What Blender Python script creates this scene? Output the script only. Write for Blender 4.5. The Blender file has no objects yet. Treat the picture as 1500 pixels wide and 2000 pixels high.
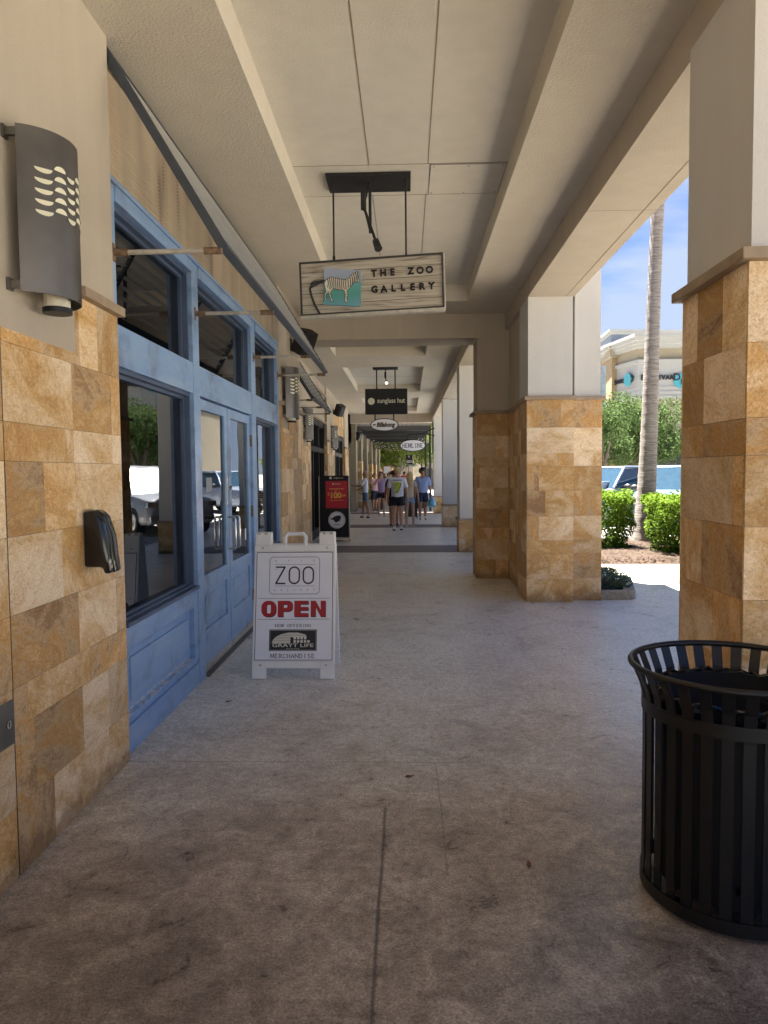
import bpy, bmesh, math, random
from mathutils import Vector, Matrix, Euler, noise
R = math.radians
PI = math.pi
sc = bpy.context.scene
col = sc.collection

# ------------------------------------------------------------ camera, world, sun, exposure
cam_d = bpy.data.cameras.new('camera')
cam = bpy.data.objects.new('camera', cam_d)
col.objects.link(cam)
sc.camera = cam
cam_d.sensor_fit = 'HORIZONTAL'
cam_d.sensor_width = 36
cam_d.lens = 1420.7 / 1500 * 36
cam_d.clip_start = 0.05
cam_d.clip_end = 2000
cp, cy_, cr = R(3.11), R(1.806), R(-0.525)
fw = Vector((-math.sin(cy_) * math.cos(cp), math.cos(cy_) * math.cos(cp), -math.sin(cp)))
rt = Vector((math.cos(cy_), math.sin(cy_), 0))
up = rt.cross(fw)
rt2 = rt * math.cos(cr) + up * math.sin(cr)
up2 = -rt * math.sin(cr) + up * math.cos(cr)
cam.matrix_world = Matrix(((rt2.x, up2.x, -fw.x, 0), (rt2.y, up2.y, -fw.y, 0), (rt2.z, up2.z, -fw.z, 1.65), (0, 0, 0, 1)))

SUN_EL = R(72)
SUN_AZ = math.atan2(-0.65, 0.75)       # measured from +Y towards +X
sdir = Vector((math.sin(SUN_AZ) * math.cos(SUN_EL), math.cos(SUN_AZ) * math.cos(SUN_EL), math.sin(SUN_EL)))
sd = bpy.data.lights.new('sun', 'SUN')
sd.energy = 4.2
sd.angle = R(0.55)
sd.color = (1.0, 0.955, 0.88)
sun = bpy.data.objects.new('sun', sd)
col.objects.link(sun)
sun.rotation_euler = sdir.to_track_quat('Z', 'Y').to_euler()

w = bpy.data.worlds.new('World')
sc.world = w
w.use_nodes = True
nt = w.node_tree
nt.nodes.clear()
wo = nt.nodes.new('ShaderNodeOutputWorld')
bg = nt.nodes.new('ShaderNodeBackground')
bg.inputs[1].default_value = 0.05
sky = nt.nodes.new('ShaderNodeTexSky')
sky.sky_type = 'NISHITA'
sky.sun_disc = False
sky.sun_elevation = SUN_EL
sky.sun_rotation = SUN_AZ
sky.air_density = 0.8
sky.altitude = 1200
sky.dust_density = 0.05
sky.ozone_density = 3.5
tc = nt.nodes.new('ShaderNodeTexCoord')
mp = nt.nodes.new('ShaderNodeMapping')
mp.inputs['Scale'].default_value = (1.0, 1.0, 2.6)
mp.inputs['Location'].default_value = (0.35, 0.2, 0.1)
nz = nt.nodes.new('ShaderNodeTexNoise')
nz.inputs['Scale'].default_value = 2.2
nz.inputs['Detail'].default_value = 9
nz.inputs['Roughness'].default_value = 0.55
nz.inputs['Distortion'].default_value = 0.4
rmp = nt.nodes.new('ShaderNodeValToRGB')
rmp.color_ramp.elements[0].position = 0.50
rmp.color_ramp.elements[0].color = (0.0, 0.0, 0.0, 1)
rmp.color_ramp.elements[1].position = 0.64
rmp.color_ramp.elements[1].color = (0.9, 0.9, 0.9, 1)
# more cloud towards the horizon
sep = nt.nodes.new('ShaderNodeSeparateXYZ')
mr = nt.nodes.new('ShaderNodeMapRange')
mr.inputs[1].default_value = 0.02
mr.inputs[2].default_value = 0.50
mr.inputs[3].default_value = 0.34
mr.inputs[4].default_value = -0.05
ad = nt.nodes.new('ShaderNodeMath')
mix = nt.nodes.new('ShaderNodeMixRGB')
mix.inputs[2].default_value = (6.6, 4.7, 3.9, 1)
L = nt.links.new
L(tc.outputs['Generated'], mp.inputs[0]); L(mp.outputs[0], nz.inputs[0])
L(tc.outputs['Generated'], sep.inputs[0]); L(sep.outputs[2], mr.inputs[0])
L(nz.outputs[0], ad.inputs[0]); L(mr.outputs[0], ad.inputs[1]); L(ad.outputs[0], rmp.inputs[0])
L(rmp.outputs[0], mix.inputs[0]); L(sky.outputs[0], mix.inputs[1])
dim = nt.nodes.new('ShaderNodeMixRGB'); dim.blend_type = 'MULTIPLY'; dim.inputs[0].default_value = 1.0
dim.inputs[2].default_value = (0.20, 0.33, 0.50, 1)
L(mix.outputs[0], dim.inputs[1]); L(dim.outputs[0], bg.inputs[0]); L(bg.outputs[0], wo.inputs[0])

sc.view_settings.view_transform = 'Standard'
sc.view_settings.look = 'None'
sc.view_settings.exposure = 3.3
sc.view_settings.gamma = 1
sc.render.engine = 'CYCLES'
cyc = sc.cycles
cyc.max_bounces = 12
cyc.diffuse_bounces = 7
cyc.glossy_bounces = 4
cyc.transmission_bounces = 6
cyc.transparent_max_bounces = 12
cyc.use_denoising = True
cyc.sample_clamp_indirect = 8
cyc.caustics_reflective = False
cyc.caustics_refractive = False
try:
    cyc.denoiser = 'OPENIMAGEDENOISE'
    cyc.denoising_input_passes = 'RGB_ALBEDO_NORMAL'
except Exception:
    pass

# ------------------------------------------------------------ materials
def nodes_of(name):
    m = bpy.data.materials.new(name)
    m.use_nodes = True
    n = m.node_tree
    b = n.nodes['Principled BSDF']
    return m, n, b

def simple(name, c, rough=0.6, metal=0.0, var=0.12, vscale=6.0, bump=0.0, bscale=60.0, spec=0.5, coord='Object'):
    m, n, b = nodes_of(name)
    b.inputs['Roughness'].default_value = rough
    b.inputs['Metallic'].default_value = metal
    b.inputs['Specular IOR Level'].default_value = spec
    tcn = n.nodes.new('ShaderNodeTexCoord')
    t = n.nodes.new('ShaderNodeTexNoise')
    t.inputs['Scale'].default_value = vscale
    t.inputs['Detail'].default_value = 6
    n.links.new(tcn.outputs[coord], t.inputs[0])
    r = n.nodes.new('ShaderNodeValToRGB')
    r.color_ramp.elements[0].position = 0.3
    r.color_ramp.elements[1].position = 0.7
    r.color_ramp.elements[0].color = tuple(max(0, x * (1 - var)) for x in c) + (1,)
    r.color_ramp.elements[1].color = tuple(min(1, x * (1 + var)) for x in c) + (1,)
    n.links.new(t.outputs[0], r.inputs[0])
    n.links.new(r.outputs[0], b.inputs['Base Color'])
    if bump > 0:
        t2 = n.nodes.new('ShaderNodeTexNoise')
        t2.inputs['Scale'].default_value = bscale
        t2.inputs['Detail'].default_value = 3
        n.links.new(tcn.outputs[coord], t2.inputs[0])
        bp = n.nodes.new('ShaderNodeBump')
        bp.inputs['Strength'].default_value = bump
        bp.inputs['Distance'].default_value = 0.01
        n.links.new(t2.outputs[0], bp.inputs['Height'])
        n.links.new(bp.outputs[0], b.inputs['Normal'])
    return m

def N(n, typ, **kw):
    x = n.nodes.new(typ)
    for k, v in kw.items():
        setattr(x, k, v)
    return x

def math_node(n, op, a, b=None, c=None):
    x = n.nodes.new('ShaderNodeMath')
    x.operation = op
    for i, v in enumerate((a, b, c)):
        if v is None:
            continue
        if isinstance(v, (int, float)):
            x.inputs[i].default_value = v
        else:
            n.links.new(v, x.inputs[i])
    return x.outputs[0]

def ramp(n, src, stops):
    r = n.nodes.new('ShaderNodeValToRGB')
    el = r.color_ramp.elements
    while len(el) < len(stops):
        el.new(0.5)
    for e, (p, c) in zip(el, stops):
        e.position = p
        e.color = tuple(c) + (1,) if len(c) == 3 else c
    n.links.new(src, r.inputs[0])
    return r.outputs[0]

def stucco(name, c, bump=0.35, bscale=230.0, streak=0.10):
    m, n, b = nodes_of(name)
    b.inputs['Roughness'].default_value = 0.92
    b.inputs['Specular IOR Level'].default_value = 0.2
    tcn = n.nodes.new('ShaderNodeTexCoord')
    t = N(n, 'ShaderNodeTexNoise'); t.inputs['Scale'].default_value = 1.3; t.inputs['Detail'].default_value = 8
    n.links.new(tcn.outputs['Object'], t.inputs[0])
    mpn = n.nodes.new('ShaderNodeMapping'); mpn.inputs['Scale'].default_value = (7, 7, 0.7)
    n.links.new(tcn.outputs['Object'], mpn.inputs[0])
    t3 = N(n, 'ShaderNodeTexNoise'); t3.inputs['Scale'].default_value = 1.0; t3.inputs['Detail'].default_value = 4
    n.links.new(mpn.outputs[0], t3.inputs[0])
    s = math_node(n, 'ADD', math_node(n, 'MULTIPLY', t.outputs[0], 0.6), math_node(n, 'MULTIPLY', t3.outputs[0], 0.4))
    dark = tuple(x * (1 - streak) for x in c)
    lite = tuple(min(1, x * (1 + streak * 0.7)) for x in c)
    n.links.new(ramp(n, s, [(0.3, dark), (0.7, lite)]), b.inputs['Base Color'])
    t2 = N(n, 'ShaderNodeTexNoise'); t2.inputs['Scale'].default_value = bscale; t2.inputs['Detail'].default_value = 5
    t2.inputs['Roughness'].default_value = 0.6
    n.links.new(tcn.outputs['Object'], t2.inputs[0])
    t4 = N(n, 'ShaderNodeTexVoronoi'); t4.inputs['Scale'].default_value = bscale * 0.45
    n.links.new(tcn.outputs['Object'], t4.inputs[0])
    h = math_node(n, 'ADD', t2.outputs[0], math_node(n, 'MULTIPLY', t4.outputs[0], 0.5))
    bp = n.nodes.new('ShaderNodeBump'); bp.inputs['Strength'].default_value = bump; bp.inputs['Distance'].default_value = 0.006
    n.links.new(h, bp.inputs['Height']); n.links.new(bp.outputs[0], b.inputs['Normal'])
    return m

def stone_mat(name, gain=1.55):
    m, n, b = nodes_of(name)
    tcn = n.nodes.new('ShaderNodeTexCoord')
    at = n.nodes.new('ShaderNodeAttribute'); at.attribute_name = 'tint'
    sp = n.nodes.new('ShaderNodeSeparateColor'); n.links.new(at.outputs['Color'], sp.inputs[0])
    rr, gg, bb = sp.outputs[0], sp.outputs[1], sp.outputs[2]
    rot = n.nodes.new('ShaderNodeVectorRotate'); rot.rotation_type = 'AXIS_ANGLE'
    rot.inputs['Axis'].default_value = (0.75, 0.65, 0.12)
    n.links.new(tcn.outputs['Object'], rot.inputs['Vector'])
    n.links.new(math_node(n, 'MULTIPLY', gg, 6.28), rot.inputs['Angle'])
    off = n.nodes.new('ShaderNodeVectorMath'); off.operation = 'MULTIPLY_ADD'
    off.inputs[1].default_value = (37, 91, 53)
    n.links.new(at.outputs['Color'], off.inputs[0]); n.links.new(rot.outputs[0], off.inputs[2])
    mpn = n.nodes.new('ShaderNodeMapping'); mpn.inputs['Scale'].default_value = (1.0, 1.0, 1.9)
    n.links.new(off.outputs[0], mpn.inputs[0])
    t1 = N(n, 'ShaderNodeTexNoise'); t1.inputs['Scale'].default_value = 2.2; t1.inputs['Detail'].default_value = 10
    t1.inputs['Roughness'].default_value = 0.58; t1.inputs['Distortion'].default_value = 0.9
    n.links.new(mpn.outputs[0], t1.inputs[0])
    t2 = N(n, 'ShaderNodeTexNoise'); t2.inputs['Scale'].default_value = 13; t2.inputs['Detail'].default_value = 12
    t2.inputs['Roughness'].default_value = 0.65; t2.inputs['Distortion'].default_value = 2.2
    n.links.new(mpn.outputs[0], t2.inputs[0])
    # tile shift
    f = math_node(n, 'ADD', t1.outputs[0], math_node(n, 'MULTIPLY_ADD', rr, 0.36, -0.225))
    f = math_node(n, 'ADD', f, math_node(n, 'MULTIPLY_ADD', t2.outputs[0], 0.46, -0.23))
    g = gain
    base = ramp(n, f, [(0.20, (0.58 * g, 0.47 * g, 0.33 * g)), (0.36, (0.50 * g, 0.37 * g, 0.215 * g)), (0.47, (0.44 * g, 0.285 * g, 0.125 * g)),
                       (0.56, (0.375 * g, 0.205 * g, 0.062 * g)), (0.64, (0.39 * g, 0.275 * g, 0.15 * g)), (0.76, (0.235 * g, 0.135 * g, 0.06 * g))])
    # fine speckle and pits
    t3 = N(n, 'ShaderNodeTexNoise'); t3.inputs['Scale'].default_value = 120; t3.inputs['Detail'].default_value = 6; t3.inputs['Roughness'].default_value = 0.8
    n.links.new(tcn.outputs['Object'], t3.inputs[0])
    sp2 = ramp(n, t3.outputs[0], [(0.36, (0.62, 0.58, 0.53)), (0.46, (0.97, 0.96, 0.95)), (0.62, (1.14, 1.14, 1.13))])
    mx = n.nodes.new('ShaderNodeMixRGB'); mx.blend_type = 'MULTIPLY'; mx.inputs[0].default_value = 1.0
    n.links.new(base, mx.inputs[1]); n.links.new(sp2, mx.inputs[2])
    # thin dark veins
    t4 = N(n, 'ShaderNodeTexNoise'); t4.inputs['Scale'].default_value = 6; t4.inputs['Detail'].default_value = 6; t4.inputs['Distortion'].default_value = 1.2
    n.links.new(mpn.outputs[0], t4.inputs[0])
    v = math_node(n, 'ABSOLUTE', math_node(n, 'SUBTRACT', t4.outputs[0], 0.5))
    vr = ramp(n, v, [(0.0, (0.52, 0.38, 0.26)), (0.012, (0.82, 0.74, 0.66)), (0.03, (1, 1, 1))])
    mx2 = n.nodes.new('ShaderNodeMixRGB'); mx2.blend_type = 'MULTIPLY'; mx2.inputs[0].default_value = 0.4
    n.links.new(mx.outputs[0], mx2.inputs[1]); n.links.new(vr, mx2.inputs[2])
    # per tile brightness
    mx3 = n.nodes.new('ShaderNodeMixRGB'); mx3.blend_type = 'MULTIPLY'; mx3.inputs[0].default_value = 1
    cb = n.nodes.new('ShaderNodeCombineColor')
    br = math_node(n, 'MULTIPLY_ADD', bb, 0.34, 0.80)
    for i in range(3):
        n.links.new(br, cb.inputs[i])
    n.links.new(mx2.outputs[0], mx3.inputs[1]); n.links.new(cb.outputs[0], mx3.inputs[2])
    sz = n.nodes.new('ShaderNodeSeparateXYZ'); n.links.new(tcn.outputs['Object'], sz.inputs[0])
    tf = N(n, 'ShaderNodeTexNoise'); tf.inputs['Scale'].default_value = 5; tf.inputs['Detail'].default_value = 8; tf.inputs['Roughness'].default_value = 0.7
    n.links.new(tcn.outputs['Object'], tf.inputs[0])
    hgt = math_node(n, 'SUBTRACT', sz.outputs[2], math_node(n, 'MULTIPLY_ADD', tf.outputs[0], 0.5, -0.20))
    dr = n.nodes.new('ShaderNodeMixRGB'); dr.blend_type = 'MULTIPLY'; dr.inputs[0].default_value = 0.8
    n.links.new(mx3.outputs[0], dr.inputs[1]); n.links.new(ramp(n, hgt, [(0.0, (0.50, 0.45, 0.40)), (0.05, (0.80, 0.77, 0.73)), (0.12, (1, 1, 1))]), dr.inputs[2])
    n.links.new(dr.outputs[0], b.inputs['Base Color'])
    b.inputs['Roughness'].default_value = 0.55
    b.inputs['Specular IOR Level'].default_value = 0.35
    bp = n.nodes.new('ShaderNodeBump'); bp.inputs['Strength'].default_value = 0.25; bp.inputs['Distance'].default_value = 0.004
    n.links.new(t3.outputs[0], bp.inputs['Height']); n.links.new(bp.outputs[0], b.inputs['Normal'])
    return m

def floor_mat():
    m, n, b = nodes_of('stained_concrete')
    tcn = n.nodes.new('ShaderNodeTexCoord')
    P = tcn.outputs['Object']
    def nz(scale, det=6, rough=0.55, dist=0.0, mapping=None):
        t = N(n, 'ShaderNodeTexNoise'); t.inputs['Scale'].default_value = scale; t.inputs['Detail'].default_value = det
        t.inputs['Roughness'].default_value = rough; t.inputs['Distortion'].default_value = dist
        if mapping:
            mm = n.nodes.new('ShaderNodeMapping'); mm.inputs['Scale'].default_value = mapping[0]; mm.inputs['Location'].default_value = mapping[1]
            n.links.new(P, mm.inputs[0]); n.links.new(mm.outputs[0], t.inputs[0])
        else:
            n.links.new(P, t.inputs[0])
        return t.outputs[0]
    sp = n.nodes.new('ShaderNodeSeparateXYZ'); n.links.new(P, sp.inputs[0])
    X, Y = sp.outputs[0], sp.outputs[1]
    big = nz(0.7, 4, 0.5, 0.3)
    med = nz(5.5, 9, 0.68, 0.8)
    fine = nz(95, 5, 0.85)
    grit = nz(260, 3, 0.9)
    # near slab is browner; the lightening with distance also stands in for brighter light
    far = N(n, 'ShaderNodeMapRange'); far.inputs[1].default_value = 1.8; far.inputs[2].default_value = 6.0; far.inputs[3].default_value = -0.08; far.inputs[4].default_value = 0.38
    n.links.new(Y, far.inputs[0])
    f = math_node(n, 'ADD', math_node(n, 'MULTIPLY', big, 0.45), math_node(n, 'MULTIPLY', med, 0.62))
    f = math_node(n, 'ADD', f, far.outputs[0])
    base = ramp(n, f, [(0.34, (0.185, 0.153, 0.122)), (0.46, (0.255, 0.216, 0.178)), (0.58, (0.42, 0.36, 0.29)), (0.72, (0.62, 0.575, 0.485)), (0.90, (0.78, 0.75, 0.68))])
    fr = ramp(n, fine, [(0.38, (0.50, 0.48, 0.46)), (0.48, (0.92, 0.92, 0.92)), (0.54, (1.08, 1.08, 1.07)), (0.64, (1.55, 1.52, 1.48))])
    gr = ramp(n, grit, [(0.36, (0.5, 0.5, 0.5)), (0.47, (0.95, 0.95, 0.95)), (0.56, (1.05, 1.05, 1.05)), (0.66, (1.6, 1.57, 1.5))])
    def mul(a, bb, k=1.0):
        x = n.nodes.new('ShaderNodeMixRGB'); x.blend_type = 'MULTIPLY'; x.inputs[0].default_value = k
        n.links.new(a, x.inputs[1]); n.links.new(bb, x.inputs[2]); return x.outputs[0]
    c = mul(mul(base, fr, 1.0), gr, 0.9)
    # dark oily spots
    v = N(n, 'ShaderNodeTexVoronoi'); v.inputs['Scale'].default_value = 2.6; v.inputs['Randomness'].default_value = 1
    n.links.new(P, v.inputs[0])
    c = mul(c, ramp(n, math_node(n, 'ADD', v.outputs[0], math_node(n, 'MULTIPLY', med, 0.12)), [(0.07, (0.42, 0.36, 0.32)), (0.13, (1, 1, 1))]), 0.75)
    st = nz(2.1, 8, 0.65, 1.2, ((1, 1, 1), (3, 1, 0)))
    c = mul(c, ramp(n, st, [(0.34, (0.62, 0.59, 0.57)), (0.46, (0.94, 0.93, 0.92)), (0.6, (1.10, 1.10, 1.10))]), 0.55)
    m2 = nz(26, 8, 0.75, 0.3)
    c = mul(c, ramp(n, m2, [(0.38, (0.66, 0.645, 0.63)), (0.48, (0.96, 0.96, 0.96)), (0.60, (1.20, 1.20, 1.19))]), 0.75)
    v2 = N(n, 'ShaderNodeTexVoronoi'); v2.inputs['Scale'].default_value = 11; v2.inputs['Randomness'].default_value = 1
    n.links.new(P, v2.inputs[0])
    c = mul(c, ramp(n, v2.outputs[0], [(0.045, (0.34, 0.30, 0.27)), (0.075, (1, 1, 1))]), 0.55)
    # joints and hairline cracks
    wob = math_node(n, 'MULTIPLY_ADD', nz(3.5, 5, 0.7), 0.05, -0.025)
    wob2 = math_node(n, 'MULTIPLY_ADD', nz(0.7, 2, 0.5), 0.10, -0.05)
    def line(coord, at, width, wb, dark, lo=None, hi=None, other=None):
        d = math_node(n, 'ABSOLUTE', math_node(n, 'ADD', math_node(n, 'SUBTRACT', coord, at), wb))
        k = math_node(n, 'SUBTRACT', 1.0, math_node(n, 'SMOOTH_MIN', math_node(n, 'DIVIDE', d, width), 1.0, 0.05))
        k = math_node(n, 'MULTIPLY', math_node(n, 'MAXIMUM', k, 0.0), dark)
        if other is not None:
            k = math_node(n, 'MULTIPLY', k, math_node(n, 'GREATER_THAN', other, lo))
            k = math_node(n, 'MULTIPLY', k, math_node(n, 'LESS_THAN', other, hi))
        return k
    ks = [line(X, -0.118, 0.011, math_node(n, 'MULTIPLY', wob2, 0.25), 0.75, -9, 3.5, Y), line(X, 0.155, 0.006, math_node(n, 'MULTIPLY', wob, 0.4), 0.4, 2.9, 4.0, Y),
          line(Y, 4.06, 0.006, wob, 0.6, -1.7, 0.4, X), line(Y, 9.5, 0.008, math_node(n, 'MULTIPLY', wob, 0.5), 0.4),
          line(Y, 18.6, 0.012, 0.0, 0.35), line(Y, 24.6, 0.012, 0.0, 0.35), line(X, -0.55, 0.007, 0.0, 0.4, 16.2, 40, Y), line(Y, 12.2, 0.010, math_node(n, 'MULTIPLY', wob, 1.2), 0.4),
          line(Y, 12.9, 0.010, math_node(n, 'MULTIPLY', wob, 1.6), 0.3)]
    k = ks[0]
    for q in ks[1:]:
        k = math_node(n, 'MAXIMUM', k, q)
    mk = n.nodes.new('ShaderNodeMixRGB'); mk.inputs[2].default_value = (0.035, 0.03, 0.026, 1)
    n.links.new(k, mk.inputs[0]); n.links.new(c, mk.inputs[1])
    n.links.new(mk.outputs[0], b.inputs['Base Color'])
    rg = ramp(n, med, [(0.35, (0.27, 0.27, 0.27)), (0.65, (0.44, 0.44, 0.44))])
    n.links.new(rg, b.inputs['Roughness'])
    b.inputs['Specular IOR Level'].default_value = 0.45
    bp = n.nodes.new('ShaderNodeBump'); bp.inputs['Strength'].default_value = 0.35; bp.inputs['Distance'].default_value = 0.003
    n.links.new(math_node(n, 'ADD', fine, math_node(n, 'MULTIPLY', k, -4)), bp.inputs['Height']); n.links.new(bp.outputs[0], b.inputs['Normal'])
    return m

def paver_mat():
    m, n, b = nodes_of('paver_band')
    tcn = n.nodes.new('ShaderNodeTexCoord')
    br = n.nodes.new('ShaderNodeTexBrick')
    br.inputs['Scale'].default_value = 1.0
    br.inputs['Brick Width'].default_value = 0.2; br.inputs['Row Height'].default_value = 0.1
    br.inputs['Mortar Size'].default_value = 0.006
    br.inputs['Color1'].default_value = (0.15, 0.115, 0.105, 1); br.inputs['Color2'].default_value = (0.105, 0.085, 0.085, 1)
    br.inputs['Mortar'].default_value = (0.22, 0.19, 0.16, 1)
    n.links.new(tcn.outputs['Object'], br.inputs[0]); n.links.new(br.outputs[0], b.inputs['Base Color'])
    b.inputs['Roughness'].default_value = 0.6
    return m

def glass_mat(name, tint=(0.55, 0.6, 0.6), ior=1.75):
    m = bpy.data.materials.new(name); m.use_nodes = True
    n = m.node_tree; n.nodes.clear()
    o = n.nodes.new('ShaderNodeOutputMaterial')
    t = n.nodes.new('ShaderNodeBsdfTransparent'); t.inputs[0].default_value = tuple(tint) + (1,)
    g = n.nodes.new('ShaderNodeBsdfGlossy'); g.inputs['Roughness'].default_value = 0.0; g.inputs[0].default_value = (0.95, 0.97, 1, 1)
    f = n.nodes.new('ShaderNodeFresnel'); f.inputs[0].default_value = ior
    tcn = n.nodes.new('ShaderNodeTexCoord')
    tn = n.nodes.new('ShaderNodeTexNoise'); tn.inputs['Scale'].default_value = 1.4
    n.links.new(tcn.outputs['Object'], tn.inputs[0])
    bp = n.nodes.new('ShaderNodeBump'); bp.inputs['Strength'].default_value = 0.05; bp.inputs['Distance'].default_value = 0.02
    n.links.new(tn.outputs[0], bp.inputs['Height']); n.links.new(bp.outputs[0], g.inputs['Normal'])
    mx = n.nodes.new('ShaderNodeMixShader')
    n.links.new(f.outputs[0], mx.inputs[0]); n.links.new(t.outputs[0], mx.inputs[1]); n.links.new(g.outputs[0], mx.inputs[2]); n.links.new(mx.outputs[0], o.inputs[0])
    return m

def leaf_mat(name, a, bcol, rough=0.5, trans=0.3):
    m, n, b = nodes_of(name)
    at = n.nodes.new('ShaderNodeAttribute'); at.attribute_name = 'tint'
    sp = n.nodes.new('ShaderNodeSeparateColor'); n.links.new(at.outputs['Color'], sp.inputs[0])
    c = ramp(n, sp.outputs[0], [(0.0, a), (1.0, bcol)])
    n.links.new(c, b.inputs['Base Color']); b.inputs['Roughness'].default_value = 0.7; b.inputs['Specular IOR Level'].default_value = 0.12
    o = n.nodes['Material Output']
    tr = n.nodes.new('ShaderNodeBsdfTranslucent'); n.links.new(c, tr.inputs[0])
    mx = n.nodes.new('ShaderNodeMixShader'); mx.inputs[0].default_value = trans
    n.links.new(b.outputs[0], mx.inputs[1]); n.links.new(tr.outputs[0], mx.inputs[2]); n.links.new(mx.outputs[0], o.inputs[0])
    return m

def emit_mat(name, c, s, base=None):
    m, n, b = nodes_of(name)
    b.inputs['Base Color'].default_value = tuple(base or c) + (1,)
    b.inputs['Emission Color'].default_value = tuple(c) + (1,)
    b.inputs['Emission Strength'].default_value = s
    return m

def weathered_blue():
    m, n, b = nodes_of('blue_painted_wood')
    tcn = n.nodes.new('ShaderNodeTexCoord')
    t = N(n, 'ShaderNodeTexNoise'); t.inputs['Scale'].default_value = 3; t.inputs['Detail'].default_value = 8; t.inputs['Roughness'].default_value = 0.65
    mm = n.nodes.new('ShaderNodeMapping'); mm.inputs['Scale'].default_value = (1, 0.6, 3.0)
    n.links.new(tcn.outputs['Object'], mm.inputs[0]); n.links.new(mm.outputs[0], t.inputs[0])
    c = ramp(n, t.outputs[0], [(0.3, (0.20, 0.33, 0.56)), (0.5, (0.25, 0.40, 0.64)), (0.72, (0.32, 0.44, 0.62))])
    t2 = N(n, 'ShaderNodeTexNoise'); t2.inputs['Scale'].default_value = 22; t2.inputs['Detail'].default_value = 8; t2.inputs['Roughness'].default_value = 0.75
    n.links.new(mm.outputs[0], t2.inputs[0])
    tg = N(n, 'ShaderNodeTexNoise'); tg.inputs['Scale'].default_value = 1.7; tg.inputs['Detail'].default_value = 9; tg.inputs['Roughness'].default_value = 0.72; tg.inputs['Distortion'].default_value = 0.6
    n.links.new(tcn.outputs['Object'], tg.inputs[0])
    gm = n.nodes.new('ShaderNodeMixRGB'); gm.blend_type = 'MULTIPLY'; gm.inputs[0].default_value = 0.9
    n.links.new(c, gm.inputs[1]); n.links.new(ramp(n, tg.outputs[0], [(0.36, (0.66, 0.58, 0.58)), (0.47, (0.97, 0.96, 0.96)), (0.62, (1.07, 1.05, 1.02))]), gm.inputs[2])
    sc_ = n.nodes.new('ShaderNodeMixRGB'); sc_.inputs[2].default_value = (0.52, 0.56, 0.62, 1)
    n.links.new(math_node(n, 'MULTIPLY', math_node(n, 'GREATER_THAN', t2.outputs[0], 0.655), 0.5), sc_.inputs[0]); n.links.new(gm.outputs[0], sc_.inputs[1])
    c = sc_.outputs[0]
    # paint lost in a band near the bottom of the panel
    sp = n.nodes.new('ShaderNodeSeparateXYZ'); n.links.new(tcn.outputs['Object'], sp.inputs[0])
    d = math_node(n, 'ABSOLUTE', math_node(n, 'SUBTRACT', sp.outputs[2], 0.235))
    k = math_node(n, 'MULTIPLY', math_node(n, 'LESS_THAN', d, 0.012), math_node(n, 'GREATER_THAN', t2.outputs[0], 0.51))
    k = math_node(n, 'MULTIPLY', k, math_node(n, 'LESS_THAN', sp.outputs[1], 5.5))
    mx = n.nodes.new('ShaderNodeMixRGB'); mx.inputs[2].default_value = (0.6, 0.6, 0.58, 1)
    n.links.new(k, mx.inputs[0]); n.links.new(c, mx.inputs[1]); n.links.new(mx.outputs[0], b.inputs['Base Color'])
    b.inputs['Roughness'].default_value = 0.42
    bp = n.nodes.new('ShaderNodeBump'); bp.inputs['Strength'].default_value = 0.12; bp.inputs['Distance'].default_value = 0.003
    n.links.new(t2.outputs[0], bp.inputs['Height']); n.links.new(bp.outputs[0], b.inputs['Normal'])
    return m

def wood_sign_mat():
    m, n, b = nodes_of('weathered_planks')
    tcn = n.nodes.new('ShaderNodeTexCoord')
    mm = n.nodes.new('ShaderNodeMapping'); mm.inputs['Scale'].default_value = (0.8, 1, 12)
    n.links.new(tcn.outputs['Object'], mm.inputs[0])
    t = N(n, 'ShaderNodeTexNoise'); t.inputs['Scale'].default_value = 3.5; t.inputs['Detail'].default_value = 9; t.inputs['Distortion'].default_value = 0.7
    n.links.new(mm.outputs[0], t.inputs[0])
    c = ramp(n, t.outputs[0], [(0.30, (0.19, 0.155, 0.12)), (0.41, (0.40, 0.35, 0.28)), (0.55, (0.50, 0.46, 0.38)), (0.7, (0.56, 0.53, 0.45))])
    n.links.new(c, b.inputs['Base Color']); b.inputs['Roughness'].default_value = 0.7
    return m

def siding_mat():
    m, n, b = nodes_of('corrugated_siding')
    tcn = n.nodes.new('ShaderNodeTexCoord')
    mm = n.nodes.new('ShaderNodeMapping'); mm.inputs['Scale'].default_value = (1, 1.6, 0.25)
    n.links.new(tcn.outputs['Object'], mm.inputs[0])
    t = N(n, 'ShaderNodeTexNoise'); t.inputs['Scale'].default_value = 2.4; t.inputs['Detail'].default_value = 5
    n.links.new(mm.outputs[0], t.inputs[0])
    c = ramp(n, t.outputs[0], [(0.33, (0.22, 0.17, 0.13)), (0.40, (0.50, 0.42, 0.32)), (0.6, (0.62, 0.54, 0.42)), (0.75, (0.62, 0.49, 0.36))])  # dark streaks are awning shadow painted into the colour
    n.links.new(c, b.inputs['Base Color']); b.inputs['Roughness'].default_value = 0.6
    return m

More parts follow.
